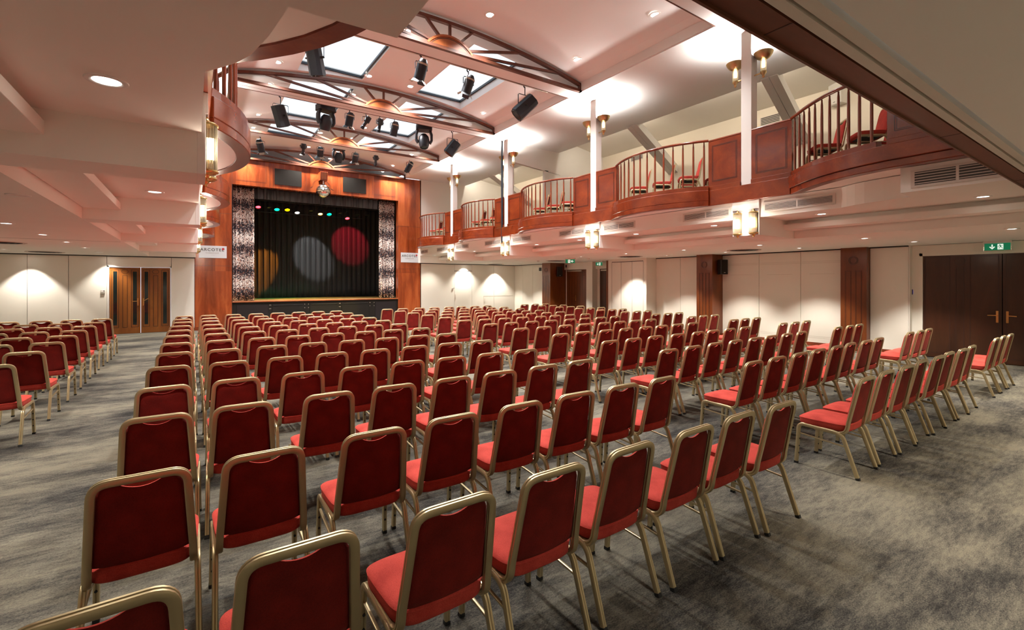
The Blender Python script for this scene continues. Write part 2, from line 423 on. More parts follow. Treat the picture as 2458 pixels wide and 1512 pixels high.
# doors on the right -----------------------------------------------------
def handle(parent, p, d, n, plate=True):
    # p: centre of the plate on the leaf, d: direction of the lever, n: outward normal
    p = Vector(p); d = Vector(d); n = Vector(n)
    h = MB().obox(p + n * .006, d, n, (0, 0, 1), .019, .006, .125)
    h.cyl(p + n * .01 + Vector((0, 0, .03)), p + n * .055 + Vector((0, 0, .03)), .010, 10)
    h.build('handle_plate', M['brass'], parent, 40)
    MB().bar(p + n * .05 + Vector((0, 0, .03)), p + n * .05 + d * .14 + Vector((0, 0, .025)), .018, .018).build('handle_lever', M['brass'], parent, 40)

def dark_double_door():
    r = st(link('door_1', None)); r['label'] = 'dark walnut double door with brass lever handles under the exit sign'
    x = 14.07
    for y0, y1, s in ((2.215, 3.50, 1), (.93, 2.205, -1)):
        lf = MB().box(x, x + .05, y0, y1, .01, 2.34).build('door_leaf', M['door'], r, bevel=.004)
        i = MB(); W = y1 - y0
        def rect(ya, yb, z0, z1, t=.008):
            i.box(x - .003, x, ya - t, ya + t, z0, z1); i.box(x - .003, x, yb - t, yb + t, z0, z1)
            i.box(x - .003, x, ya - t, yb + t, z1 - t, z1 + t); i.box(x - .003, x, ya - t, yb + t, z0 - t, z0 + t)
        f = (lambda q: y1 - q * W) if s > 0 else (lambda q: y0 + q * W)
        for q0, q1 in ((.03, .36), (.62, .96)): rect(min(f(q0), f(q1)), max(f(q0), f(q1)), .12, 2.30)
        rect(min(f(.44), f(.54)), max(f(.44), f(.54)), .12, 2.05)
        ym = f(.49)
        i.tube([(x - .001, ym + .085 * math.cos(t * PI / 12), 2.2 + .085 * math.sin(t * PI / 12)) for t in range(24)], [(.006, .004), (-.006, .004), (-.006, -.004), (.006, -.004)], up=(1, 0, 0), closed=True)
        i.build('inlay', M['line'], lf)
        handle(lf, (x, 2.21 + s * .075, 1.0), (0, s, 0), (-1, 0, 0))
    st(MB().box(14.03, 14.2, 3.50, 3.56, 0, 2.40).box(14.03, 14.2, .87, .93, 0, 2.40).box(14.03, 14.2, .87, 3.56, 2.34, 2.40).build('trim_4', M['wall']))
dark_double_door()

def fluted_door(n, y0, y1, label, hy, x=14.38):
    r = st(link('door_%d' % n, None)); r['label'] = label
    lf = MB().box(x, x + .05, y0, y1, .01, 2.29).build('door_leaf', M['pillar'] if n == 2 else M['door'], r)
    i = MB(); W = y1 - y0; k = 0
    nl = 9 if W > 1.2 else 5
    for j in range(1, nl):
        y = y0 + W * j / nl; i.box(x - .003, x, y - .005, y + .005, .1, 2.0 if j % 3 else 2.2)
    for yc in ((y0 + W * .28,) if n == 2 else (y0 + W * .5,)):
        i.tube([(x - .001, yc + .09 * math.cos(t * PI / 10), 2.1 + .09 * math.sin(t * PI / 10)) for t in range(20)], [(.006, .004), (-.006, .004), (-.006, -.004), (.006, -.004)], up=(1, 0, 0), closed=True)
    i.build('inlay', M['line'], lf)
    handle(lf, (x, hy, 1.0), (0, 1, 0), (-1, 0, 0))
    c = MB().box(x - .07, x, y0 + W * .35, y1 - .12, 2.20, 2.26).build('door_closer', M['steel'], r)
    return r
fluted_door(2, 14.82, 16.42, 'fluted brown exit door with brass lever handle', 15.80)
fluted_door(3, 13.42, 14.28, 'dark fluted door set back in the second recess', 13.52)
st(MB().box(14.30, 14.45, 14.82, 16.5, 2.29, L0).box(14.30, 14.45, 13.4, 14.45, 2.29, L0).box(14.40, 14.5, 13.3, 16.6, 0, L0)
   .box(14.1, 14.45, 14.45, 14.82, 0, L0).build('wall_door_recess', M['wall']))
st(MB().box(13.9, 14.45, 12.81, 13.34, 0, L0).build('wall_recess_side', M['wall']))
tag(MB().box(13.88, 14.44, 13.34, 13.42, 0, L0).build('door_jamb', M['pillar']), 'orange brown wooden jamb between the recessed door and the cream closet', 'jamb')
for yy, wh in ((16.35, 'left'), (14.95, 'right')):
    s_ = MB().box(14.26, 14.3, yy - .03, yy + .03, 2.40, 2.52).build('door_sensor', M['blackplastic'], None, bevel=.008)
    tag(s_, 'small black sensor above the fluted exit door, at its %s end' % ('pilaster' if wh == 'left' else 'jamb'), 'sensor')

# small wall devices
tag(MB().box(XW - .02, XW, 17.72, 17.9, 2.26, 2.42).build('wall_box', M['blackplastic']), 'small black square box high on the cream wall beside the pilaster', 'wall box')
cp = thing('control_panel', 'small blue lit control screen beside the dark double door', 'control panel', (XW + .2, 3.70, 1.5))
MB().box(-.05, .06, -.015, 0, -.06, .06).build('housing', M['blackplastic'], cp); MB().box(-.04, .05, -.018, -.015, -.045, .05).build('screen', M['screen'], cp)
dm = MB().lathe([(0, .04), (.03, .035), (.05, .02), (.058, 0)], (XW + .24, 3.70, 1.36), 16, rot=Matrix.Rotation(PI / 2, 3, 'X'))
tag(dm.build('sensor_dome', M['whiteplastic'], None, 40), 'small white dome under the blue control screen', 'sensor')
th = thing('thermostat', 'white thermostat with dark dial on the wall beside the amber double door', 'thermostat', (-2.43, YS, 1.42))
MB().box(-.055, .045, -.03, 0, -.03, .06).build('housing', M['whiteplastic'], th, bevel=.005); MB().cyl((.02, -.032, .02), (.02, -.03, .02), .016, 12).build('dial', M['blackplastic'], th); MB().box(-.055, .035, -.03, 0, -.065, -.035).build('bracket', M['steel'], th)
wl = thing('wall_latch', 'small white latch with dark keyhole on the right end wall panels', 'latch', (10.3, YS, 1.42))
MB().box(-.05, .03, -.03, 0, -.04, .03).build('housing', M['whiteplastic'], wl, bevel=.004); MB().box(.0, .03, -.034, -.03, .0, .03).build('keyhole', M['blackplastic'], wl)
tag(MB().box(10.40, 10.44, YS - .02, YS, .95, 1.12).build('pull_plate', M['whiteplastic']), 'white pull plate of the flush service door in the right end wall', 'pull plate')
tag(MB().box(12.06, 12.1, YS - .02, YS, .72, .9).build('hatch_lock', M['whiteplastic']), 'white lock of the low flush hatch in the right end wall', 'lock')

# amber double door, left of the stage
def amber_door():
    r = st(link('door_4', None)); r['label'] = 'amber wooden double door with four dark glass strips left of the stage'
    y = YS + .02
    for x0, x1, s in ((-2.28, -1.48, -1), (-1.47, -.67, 1)):
        lf = MB().box(x0, x1, y, y + .05, .01, 2.22).build('door_leaf', M['oakdoor'], r, bevel=.004)
        i = MB()
        def rect(xa, xb, z0, z1, t=.006):
            i.box(xa - t, xa + t, y - .003, y, z0, z1); i.box(xb - t, xb + t, y - .003, y, z0, z1)
            i.box(xa - t, xb + t, y - .003, y, z1 - t, z1 + t); i.box(xa - t, xb + t, y - .003, y, z0 - t, z0 + t)
        W = x1 - x0
        for q0, q1 in ((.07, .29), (.70, .93)):
            rect(x0 + q0 * W, x0 + q1 * W, .22, 2.14)
            MB().box(x0 + (q0 + .05) * W, x0 + (q1 - .05) * W, y - .006, y + .01, .30, 2.08).build('glass_strip', M['glassdark'], lf)
        rect(x0 + .42 * W, x0 + .57 * W, .22, 1.95)
        xm = x0 + .495 * W
        i.tube([(xm + .085 * math.cos(t * PI / 12), y - .001, 2.08 + .07 * math.sin(t * PI / 12)) for t in range(24)], [(.005, .004), (-.005, .004), (-.005, -.004), (.005, -.004)], up=(0, 1, 0), closed=True)
        i.build('inlay', M['line'], lf)
        handle(lf, (-1.475 + s * .075, y, 1.06), (s, 0, .0 if s < 0 else .7), (0, -1, 0))
    st(MB().box(-2.34, -2.285, YS - .01, YS + .1, 0, 2.27).box(-.665, -.635, YS - .01, YS + .1, 0, 2.27).box(-2.34, -.635, YS - .01, YS + .1, 2.225, 2.27).build('trim_5', M['white']))
amber_door()

# ------------------------------------------------------------------ low ceilings under the balconies
for tf, side in SIDES:
    s = MB(tf)
    xe = XW + .6 if side == 'right' else 2 * XC + 5.4
    s.box(9.8, xe, 1.07, YS + .02, L0, L0 + .21)                    # flat low ceiling
    s.box(9.402, 9.79, 1.07, YS, 2.75, 2.80)                          # intermediate step
    s.box(9.40, 9.44, 1.07, YS, 2.752, 2.845); s.box(9.53, 9.56, 1.07, YS, 2.801, 2.924)
    st(s.build('ceiling_low_' + side, M['ceil']))
    s = MB(tf)
    for c in CY[1:]: s.box(XR, 9.9, c - .25, c + .25, L0 + .001, 3.25)
    s.box(XR, 9.9, 19.75, YS, L0 + .001, 3.25)
    st(s.build('beam_' + side, M['ceil']))
    s = MB(tf)
    for a, b_ in zip(CY[1:], CY[2:] + [YS]): s.box(XR + .001, 10.2, a + .25, b_ - .25, ZA, 3.25)
    s.prism([(8.51, 4.41), (8.51, 3.12), (8.45, 3.03), (8.37, 2.89), (8.315, 2.75), (8.265, 2.5), (8.225, 2.18), (7.75, 2.16), (7.75, 1.07), (10.2, 1.07), (10.2, 4.41)], ZA, 3.25)
    st(s.build('ceiling_soffit_' + side, M['ceil']))
# seam in the left low ceiling
st(MB().box(-5.4, -1.3, 13.0, 13.012, L0 - .002, L0).box(-5.4, .03, YS - .02, YS, L0 - .03, L0 - .001).build('trim_6', M['dark']))
st(MB().box(8.6, XW, YS - .02, YS, L0 - .03, L0 - .001).box(XW - .02, XW, 3.73, 10.96, L0 - .03, L0 - .001).box(XW - .02, XW, 17.1, YS, L0 - .03, L0 - .001).build('trim_7', M['dark']))

# ------------------------------------------------------------------ balconies
def arc(y0, y1, sag, n=18, x=XR):
    c = (y1 - y0) / 2; R = (c * c + sag * sag) / (2 * sag); ym = (y0 + y1) / 2; a = math.asin(c / R)
    return [(x + (R - sag) - R * math.cos(-a + 2 * a * i / n), ym + R * math.sin(-a + 2 * a * i / n)) for i in range(n + 1)]
BOWS = [(5.43, 7.88), (9.44, 11.85), (13.44, 15.76), (17.26, 19.68)]
FLAT = [(3.86, 5.43), (7.88, 9.44), (11.85, 13.44), (15.76, 17.26)]
BOW0 = [(8.5, 3.86), (8.36, 3.70), (8.20, 3.53), (8.04, 3.33), (7.90, 3.12), (7.78, 2.88), (7.69, 2.62), (7.63, 2.38), (7.605, 2.26)]
def curve3(p, z): return [(a, b_, z) for a, b_ in p]
def off(p, d):
    out = []
    for i in range(len(p)):
        a = Vector(p[max(i - 1, 0)]); b_ = Vector(p[min(i + 1, len(p) - 1)]); t = (b_ - a).normalized()
        out.append((p[i][0] - t.y * d, p[i][1] + t.x * d))
    return out
def rect_prof(a0, a1, z0, z1): return [(a0, z0), (a1, z0), (a1, z1), (a0, z1)]
SECT = ['second', 'third', 'fourth', 'fifth']
def baluster_mesh():
    return MB().lathe([(0, 0), (.019, 0), (.019, .04), (.021, .3), (.020, .62), (.017, .82), (.012, .87), (.012, .90), (0, .90)], n=10).mesh('baluster', M['rail'], 50)
BAL = baluster_mesh()
RAILP = [(.032 * math.cos(t * PI / 6), .026 * math.sin(t * PI / 6)) for t in range(12)]
def railing(path, nb, tf, side, label, ends=True):
    r = thing('balustrade', label, 'balustrade', tf((path[0][0], path[0][1], 3.6)) if tf else (path[0][0], path[0][1], 3.6), 0, 'curved balustrades of the %s balcony' % side)
    at(MB(tf).tube(curve3(path, 4.565), RAILP, caps=True).build('handrail', M['rail'], None, 50), r)
    # base ledge that carries the balusters
    at(MB(tf).tube(curve3(path, 0), rect_prof(-.10, .02, 3.55, 3.645)).build('base_ledge', M['balcwood'], None, bevel=.004), r)
    # lengths along the path
    ls = [0]
    for a, b_ in zip(path[:-1], path[1:]): ls.append(ls[-1] + (Vector(b_) - Vector(a)).length)
    for k in range(nb):
        q = ls[-1] * (k + .5) / nb
        i = max(j for j in range(len(ls)) if ls[j] <= q); f = (q - ls[i]) / (ls[i + 1] - ls[i])
        x = path[i][0] + (path[i + 1][0] - path[i][0]) * f + .035; y = path[i][1] + (path[i + 1][1] - path[i][1]) * f
        p = (x, y, 3.645)
        if tf: p = tf(p)
        o = link('baluster', BAL, None, None); o.location = p; at(o, r)
    return r
def panel(y0, y1, tf, side, label, x=XR):
    r = MB(tf).box(x, x + .06, y0, y1, 3.63, 4.53).build('balcony_parapet', M['balcwood']); tag(r, label, 'balcony panel', 'wooden panels of the %s balcony front' % side)
    i = MB(tf)
    for e in (.08, .10):
        for zz in (3.63 + e + .02, 4.52 - e): i.box(x - .003, x, y0 + e, y1 - e, zz - .003, zz + .003)
        for yy in (y0 + e, y1 - e): i.box(x - .003, x, yy - .003, yy + .003, 3.65 + e, 4.52 - e)
    i.build('inlay', M['line'], r)
    MB(tf).tube([(x + .03, y0, 4.55), (x + .03, y1, 4.55)], RAILP).build('cap_rail', M['rail'], r, 50)
    MB(tf).box(x - .03, x + .06, y0, y1, 3.55, 3.635).build('base_ledge', M['balcwood'], r, bevel=.004)
    return r
COLN = ['', 'nearest', 'second', 'third', 'fourth']
for tf, side in SIDES:
    # fascia
    f = MB(tf)
    for y0, y1 in FLAT:
        f.box(8.44, XR + .1, y0, y1, 3.25, 3.55)
    st(f.build('balcony_fascia_' + side, M['balcwood'], None, bevel=.006))
    for k, (y0, y1) in enumerate(BOWS):
        p = arc(y0, y1, .40)
        f = MB(tf); f.tube(curve3(off(p, 0), 0), rect_prof(-.12, .06, 3.35, 3.56)); f.tube(curve3(p, 0), rect_prof(-.12, .035, 3.25, 3.35))
        st(f.build('balcony_fascia_' + side, M['balcwood'], None, 25, bevel=.008))
        u = MB(tf).prism(p + [(XR + .1, y1), (XR + .1, y0)], 3.26, 3.34)
        st(u.build('ceiling_bow_' + side, M['upper']))
        railing(p, 13, tf, side, 'curved mahogany balustrade of the %s balcony, %s bay from the low ceiling' % (side, SECT[k]) if k < 3 else 'curved mahogany balustrade of the %s balcony, end bay beside the stage' % side)
    f = MB(tf); p0 = BOW0 + [(7.58, 1.5), (7.56, 1.07)]
    f.tube(curve3(p0, 0), rect_prof(-.12, .06, 3.35, 3.56)); f.tube(curve3(p0, 0), rect_prof(-.12, .035, 3.25, 3.35))
    st(f.build('balcony_fascia_' + side, M['balcwood'], None, 25, bevel=.008))
    st(MB(tf).prism(p0 + [(XR + .1, 1.07), (XR + .1, 3.86)], 3.26, 3.34).build('ceiling_bow_' + side, M['ceil']))
    railing(BOW0[:-1], 11, tf, side, 'large curved balustrade of the %s balcony nearest the low ceiling' % side)
    panel(1.07, 2.26, tf, side, 'wooden balcony panel beside the large curved balustrade of the %s balcony' % side, x=7.60)
    # flat panels beside the columns
    for k, c in enumerate(CY[1:], 1):
        y0, y1 = FLAT[k - 1]
        panel(y0, c - .10, tf, side, 'inlaid wooden panel on the near side of the %s %s balcony column' % (COLN[k], side))
        panel(c + .10, y1, tf, side, 'inlaid wooden panel on the stage side of the %s %s balcony column' % (COLN[k], side))
    # slab floor, upper walls and ceilings
    st(MB(tf).box(XR + .02, 13.3, 1.0, YS, 3.34, 3.6).build('floor_balcony_' + side, M['carpet']))
    st(MB(tf).box(13.2, 13.3, 1.0, YS, 3.6, 7.4).build('wall_balcony_' + side, M['cream']))
    st(MB(tf).prism([(10.9, 6.95), (13.25, 6.58), (13.25, 6.7), (10.9, 7.05)], 1.0, YS, 'xz').box(10.9, 10.94, 1.0, YS, 6.45, 7.0).build('ceiling_slope_' + side, M['ceil']))
    for k, (a_, b_) in enumerate(zip(CY, CY[1:] + [YS - .1])):  # unseen strip lights, added to brighten the upper balcony
        x_ = sx_(11.02, side); ym = (a_ + b_) / 2
        r = thing('added_strip_light', 'added strip light hidden behind the ceiling lip of the %s balcony, bay %s' % (side, ORD[k + 1]), 'strip light', (x_, ym, 6.80), 0, 'added strip lights behind the %s ceiling lip' % side)
        MB().box(-.03, .03, -1.5, 1.5, .02, .05).build('housing', M['white'], r); MB().cyl((0, -1.45, 0), (0, 1.45, 0), .014, 8).build('added_tube', M['lamp2'], r)
        light('added_strip_fill', 'AREA', 24, (1, .88, .70), (0, 0, -.03), r, rot=(0, math.radians(-38 if side == 'right' else 38), 0), shape='RECTANGLE', size=.1, size_y=2.9)
    # columns
    for k, c in enumerate(CY[1:], 1):
        ww = .2 if k != 3 else .24
        o = MB(tf).box(XR, XR + .2, c - .1, c + .1 if k != 3 else c + .14, 3.55, ZO + .02).build('column', M['white'], None, bevel=.006)
        if k == 3: pass
        st(o)
        o = MB(tf).box(XR - .02, XR + .04, c - .252, c + .252, L0, 3.25).box(XR - .035, XR - .01, c - .255, c + .255, 3.08, 3.248).build('column_block', M['white'], None, bevel=.004); st(o)
        # raking brace back to the outer wall
        if k != 3:
            b_ = MB(tf)
            for q in (0, .19): b_.bar((10.85, c + .95 + q - .3, 6.5), (13.25, c + 1.25 + q - .3, 5.45), .17, .22)
            st(b_.build('beam_brace', M['white']))
    # wing wall with an opening at the third column
    w = MB(tf); c = CY[3] + .2
    w.prism([(XR + .2, 6.46), (11.0, 6.46), (11.0, 5.62), (10.45, 5.66), (XR + .45, 5.80), (XR + .45, 3.6), (XR + .2, 3.6)], c, c + .1, 'xz')
    w.box(10.27, 10.45, c, c + .1, 3.6, 5.7); w.prism([(10.45, 3.6), (13.2, 3.6), (13.2, 6.65), (11.0, 6.95), (10.9, 6.46), (10.45, 5.66)], c + .02, c + .1, 'xz')
    st(w.build('wall_wing_' + side, M['white']))
# far upper end walls
st(MB().box(8.6, 13.3, YS, YS + .1, 2.6, 7.4).build('wall_upper_right', M['white']))
st(MB().box(-4.8, .0, YS, YS + .1, 2.6, 7.4).build('wall_upper_left', M['white']))

# ------------------------------------------------------------------ upper flat ceiling with coffers, vault and skylights
BAYS = [(4.9, 8.49), (8.93, 12.47), (12.93, 16.50), (16.94, 19.98)]
XL, XE = .69, 7.87
o = MB().box(XE, 10.94, 1.0, YS, ZO, ZO + .1).box(2 * XC - 10.94, XL, 1.0, YS, ZO, ZO + .1).box(XL, XE, 1.0, BAYS[0][0], ZO, ZO + .1)
for (a, b_), (c, d) in zip(BAYS[:-1], BAYS[1:]): o.box(XL, XE, b_, c, ZO, ZO + .06)
st(o.build('ceiling_upper', M['upper']))
g = MB()
for a, b_ in BAYS[:3]: g.box(XL, XE, a - .02, a + .004, ZO - .006, ZO + .10)
g.box(8.2, 8.5, 8.71, 8.72, ZO - .002, ZO); g.box(XL, 8.5, 12.72, 12.73, ZO - .002, ZO)
st(g.build('trim_8', M['truss']))
def vz(x):
    d = abs(x - 4.27)
    return 7.06 - .031 * d * d if d < 3.4 else 7.06 - .031 * 3.4 * 3.4 - (d - 3.4) * .40
XS = [XL, .87, 1.2, 1.6, 2.09, 2.5, 2.9, 3.3, 3.66, 4.0, 4.4, 4.8, 5.15, 5.5, 5.9, 6.25, 6.57, 6.9, 7.3, 7.67, XE]
SKY = [(2.09, 3.66, 9.0, 12.3), (5.15, 6.57, 9.0, 12.3), (2.09, 3.66, 13.0, 16.35), (5.15, 6.57, 13.0, 16.35), (2.09, 3.66, 17.0, 18.6), (5.15, 6.57, 17.0, 18.6)]
YSEG = [4.85, 9.0, 12.3, 13.0, 16.35, 17.0, 18.6, 22.0]
v = MB()
for x0, x1 in zip(XS[:-1], XS[1:]):
    for y0, y1 in zip(YSEG[:-1], YSEG[1:]):
        xm, ym = (x0 + x1) / 2, (y0 + y1) / 2
        if any(a < xm < b_ and c < ym < d for a, b_, c, d in SKY): continue
        v.add([(x0, y0, vz(x0)), (x1, y0, vz(x1)), (x1, y1, vz(x1)), (x0, y1, vz(x0)), (x0, y0, vz(x0) + .06), (x1, y0, vz(x1) + .06), (x1, y1, vz(x1) + .06), (x0, y1, vz(x0) + .06)],
              [(0, 1, 2, 3), (7, 6, 5, 4)])
st(v.build('ceiling_vault', M['upper'], None, 12))
s = MB()
for x in (XL, XE): s.box(x - .03, x + .03 if x == XE else x, 4.85, YS, ZO + .02, vz(x) + .03)
s.box(XL, XE, 4.84, 4.88, ZO + .02, 7.2); s.box(XL, XE, 21.9, 22.0, 6.0, 7.2)
st(s.build('ceiling_vault_side', M['upper']))
for n_, (a, b_, c, d) in enumerate(SKY, 1):
    wn = st(link('window_%d' % n_, None)); wn['label'] = 'sky-lit roof window in the hall ceiling'
    rv = MB(); zt = vz(3.3 if a < 4 else 5.3) + .16
    for x in (a, b_):
        rv.box(x - .03, x, c - .03, d + .03, vz(x) - .004, zt) if x == a else rv.box(x, x + .03, c - .03, d + .03, vz(x) - .004, zt)
    for y in (c, d):
        n_seg = 6
        for i in range(n_seg):
            x0 = a + (b_ - a) * i / n_seg; x1 = a + (b_ - a) * (i + 1) / n_seg
            q = -.03 if y == c else .03
            rv.add([(x0, y, vz(x0)), (x1, y, vz(x1)), (x1, y, zt), (x0, y, zt), (x0, y + q, vz(x0)), (x1, y + q, vz(x1)), (x1, y + q, zt), (x0, y + q, zt)], [(0, 1, 2, 3), (4, 5, 6, 7), (0, 1, 5, 4)])
    rv.build('window_reveal', M['white'], wn)
    fr = MB()
    for x in (a, b_ - .05): fr.box(x, x + .05, c, d, zt - .10, zt - .05)
    for y in (c, d - .05): fr.box(a + .05, b_ - .05, y, y + .05, zt - .10, zt - .05)
    fr.build('window_frame', M['pipe'], wn)
    MB().box(a, b_, c, d, zt - .03, zt - .02).build('window_pane', M['pane'], wn)

# ------------------------------------------------------------------ sunburst trusses
def truss(y, label, zb=6.40):
    r = thing('sunburst_truss', label, 'truss', (4.28, y, zb), 0, 'sunburst trusses under the hall ceiling')
    zo = zb - 6.40
    def zu(x): return 7.0 - .031 * (x - 4.28) ** 2 + zo
    xl, xr = .70, 7.86
    cx = 4.28
    at(MB().box(xl, xr, y - .04, y + .04, zb, zb + .065).build('lower_chord', M['truss']), r)
    pts = [(xl + (xr - xl) * i / 24, y, zu(xl + (xr - xl) * i / 24) - .03) for i in range(25)]
    at(MB().tube(pts, [(-.04, -.032), (.04, -.032), (.04, .032), (-.04, .032)]).build('upper_chord', M['truss']), r)
    for x in (xl + .03, xr - .03): at(MB().box(x - .03, x + .03, y - .04, y + .04, zb, zu(x)).build('end_post', M['truss']), r)
    hw, hh = .50, .24; R = (hw * hw + hh * hh) / (2 * hh); am = math.asin(hw / R)
    arcp = [(cx + R * math.sin(-am + 2 * am * i / 20), zb + .05 + hh - R + R * math.cos(-am + 2 * am * i / 20)) for i in range(21)]
    at(MB().prism(arcp, y - .03, y + .03, 'xz').build('sun_disc', M['sun']), r)
    at(MB().tube([(a, y, b_) for a, b_ in arcp], [(-.045, -.022), (.045, -.022), (.045, .022), (-.045, .022)]).build('sun_rim', M['sun']), r)
    arc2 = [(cx + (a - cx) * .86, zb + .05 + (b_ - zb - .05) * .80) for a, b_ in arcp]
    at(MB().tube([(a, y - .031, b_) for a, b_ in arc2], [(-.003, -.006), (.003, -.006), (.003, .006), (-.003, .006)]).build('sun_inlay', M['line']), r)
    for dx in (-2.87, -1.72, -.52, 0, .52, 1.72, 2.87):
        e = Vector((cx + dx, y, zu(cx + dx) - .05)); b0 = Vector((cx, y, zb + .05 + hh - R * .55)); d = (e - Vector((cx, y, zb + .02))).normalized()
        # start at the rim of the disc
        t_ = .0; p = Vector((cx, y, zb + .02))
        while t_ < 3:
            p = Vector((cx, y, zb + .02)) + d * t_
            if p.z - (zb + .05 + hh - R) > math.sqrt(max(R * R - (p.x - cx) ** 2, 0)) or abs(p.x - cx) > hw: break
            t_ += .01
        at(MB().bar(p - d * .02, e, .05, .05, up=(0, 1, 0)).build('spoke', M['truss']), r)
    return r
truss(8.46, 'brown sunburst truss nearest the entrance low ceiling')
truss(12.44, 'second brown sunburst truss, between the large roof windows')
truss(16.46, 'third brown sunburst truss, next but one to the stage')
truss(19.93, 'brown sunburst truss standing on the stage header', 6.34)

# ------------------------------------------------------------------ stage
def stagewall():
    o = MB()
    def zt(x): return 6.36
    o.box(.02, 1.17, YS, YS + .3, 0, 6.40); o.box(7.55, 8.64, YS, YS + .3, 0, 6.40); o.box(1.17, 7.55, YS, YS + .3, 5.36, 6.36)
    # rounded right hand edge
    o.prism([(8.64, YS)] + [(8.64 + .18 * math.sin(t * PI / 12), YS + .18 - .18 * math.cos(t * PI / 12)) for t in range(7)] + [(8.64, YS + .18)], 2.6, 6.40)
    w = st(o.build('wall_stage', M['stagewood']))
    g = MB()
    for x in (1.17, 2.42, 2.54, 3.72, 4.98, 5.05, 6.24, 7.55): g.box(x - .004, x + .004, YS - .002, YS, 5.36, 6.36)
    for x0, x1 in ((1.30, 2.30), (6.40, 7.42)):
        for e in (0, .03):
            for z in (5.51 + e, 6.14 - e): g.box(x0 + e, x1 - e, YS - .002, YS, z - .003, z + .003)
            for x in (x0 + e, x1 - e): g.box(x - .003, x + .003, YS - .002, YS, 5.51 + e, 6.14 - e)
    for e in (0, .03):   # arch inlay behind the mirror ball
        pts = [(3.86 + e, 5.52)] + [(4.30 + (-.36 + e) * math.cos(t * PI / 12), 5.58 + (.34 - e) * math.sin(t * PI / 12)) for t in range(13)] + [(4.78 - e, 5.52)]
        g.tube([(a, YS - .001, b_) for a, b_ in pts], [(-.002, -.003), (.002, -.003), (.002, .003), (-.002, .003)])
    for x0, x1 in ((.02, 1.17), (7.55, 8.64)):
        for z in (2.32, 4.24): g.box(x0, x1, YS - .002, YS, z - .004, z + .004)
    g.box(1.162, 1.178, YS - .003, YS, 0, 5.36)
    st(g.build('trim_9', M['line']))
    st(MB().box(.02, 1.17, YS - .012, YS, 0, .12).box(7.55, 8.64, YS - .012, YS, 0, .12).build('baseboard_stage', M['balcwood']))
    # dark stage house
    s = MB().box(.0, .1, YS + .3, 24.5, 0, 6.3).box(8.6, 8.7, YS + .3, 24.5, 0, 6.3).box(0, 8.7, 24.4, 24.5, 0, 6.3).box(0, 8.7, YS + .3, 24.5, 6.25, 6.3)
    st(s.build('wall_stage_house', M['stageblack']))
stagewall()
sg = thing('stage', 'raised stage with boarded floor, pale edge strip and black apron panels', 'stage', (4.36, YS, 0))
at(MB().box(.1, 8.6, YS + .04, 24.4, .93, 1.0).build('stage_floor', M['stagefloor']), sg)
at(MB().box(1.18, 7.54, YS - .03, YS + .06, .965, 1.006).build('edge_strip', M['sun'], None, bevel=.004), sg)
at(MB().box(1.18, 7.54, YS + .03, YS + .09, .0, .965).build('apron_frame', M['apron']), sg)
for i, (x0, x1) in enumerate(((1.32, 2.36), (2.50, 3.62), (3.86, 4.96), (5.10, 6.24), (6.52, 7.44))):
    at(MB().box(x0, x1, YS + .012, YS + .035, .10, .86).build('apron_panel', M['apron2'] if i in (0, 4) else M['apron'], None, bevel=.004), sg)
    if i in (1, 2, 3): at(MB().box(x0 + .03, x1 - .03, YS + .0, YS + .02, .80, .835).build('apron_ledge', M['apron'], None, bevel=.008), sg)
    for x in (x0 - .05, x1 + .05):
        if 1.3 < x < 7.4: at(MB().cyl((x, YS + .03, .84), (x, YS + .015, .84), .014, 8).cyl((x, YS + .03, .70), (x, YS + .015, .70), .014, 8).build('latch', M['steel']), sg)

def pleated(x0, x1, y, z0, z1, n, amp, name, m, seed, flare=0):
    rnd = random.Random(seed); k = int((x1 - x0) * 60) + 20
    ph = [rnd.uniform(-.6, .6) for _ in range(n + 2)]; am = [amp * rnd.uniform(.6, 1.3) for _ in range(n + 2)]
    def fn(u, v_):
        j = int(u * n); f = u * n - j
        a = am[j] * (1 - f) + am[j + 1] * f; p = ph[j] * (1 - f) + ph[j + 1] * f
        w_ = math.sin(2 * PI * u * n + p)
        return (x0 + (x1 - x0) * u + .3 * a * math.sin(4 * PI * u * n) + flare * (v_) * (1 - u), y + a * (w_ + .3 * math.sin(2 * (2 * PI * u * n + p) + 1)) * (.6 + .4 * (1 - v_)), z1 + (z0 - z1) * v_)
    return MB().grid(fn, k, 12).build(name, m, None, 60)
def solid(o, t=.012):
    md = o.modifiers.new('thickness', 'SOLIDIFY'); md.thickness = t; return o
o = tag(solid(pleated(1.22, 1.92, YS + .42, 1.01, 5.34, 5, .075, 'stage_curtain', M['drape'], 3)), 'sequinned grey and copper drape hanging at the left side of the stage', 'curtain', 'sequinned stage drapes')
o = tag(solid(pleated(6.82, 7.52, YS + .42, 1.01, 5.34, 5, .075, 'stage_curtain', M['drape'], 5)), 'sequinned grey and copper drape hanging at the right side of the stage', 'curtain', 'sequinned stage drapes')
tag(solid(pleated(.3, 8.4, 23.6, 1.01, 5.6, 34, .07, 'backdrop_curtain', M['velvet'], 8)), 'black pleated backdrop curtain at the back of the stage', 'curtain')
tag(solid(pleated(1.9, 6.84, YS + .6, 4.98, 5.40, 22, .045, 'valance', M['satin'], 9)), 'short black gathered valance across the top of the stage opening', 'valance')

# speaker grilles in the header
for x0, x1, s in ((2.58, 3.55, 'left'), (5.15, 6.11, 'right')):
    o = MB().box(x0, x1, YS - .02, YS + .01, 5.51, 6.13).build('speaker_grille', M['grille'], None, bevel=.004)
    tag(o, 'black cloth speaker grille in the stage header, %s of the mirror ball' % s, 'speaker grille', 'speaker grilles in the stage header')
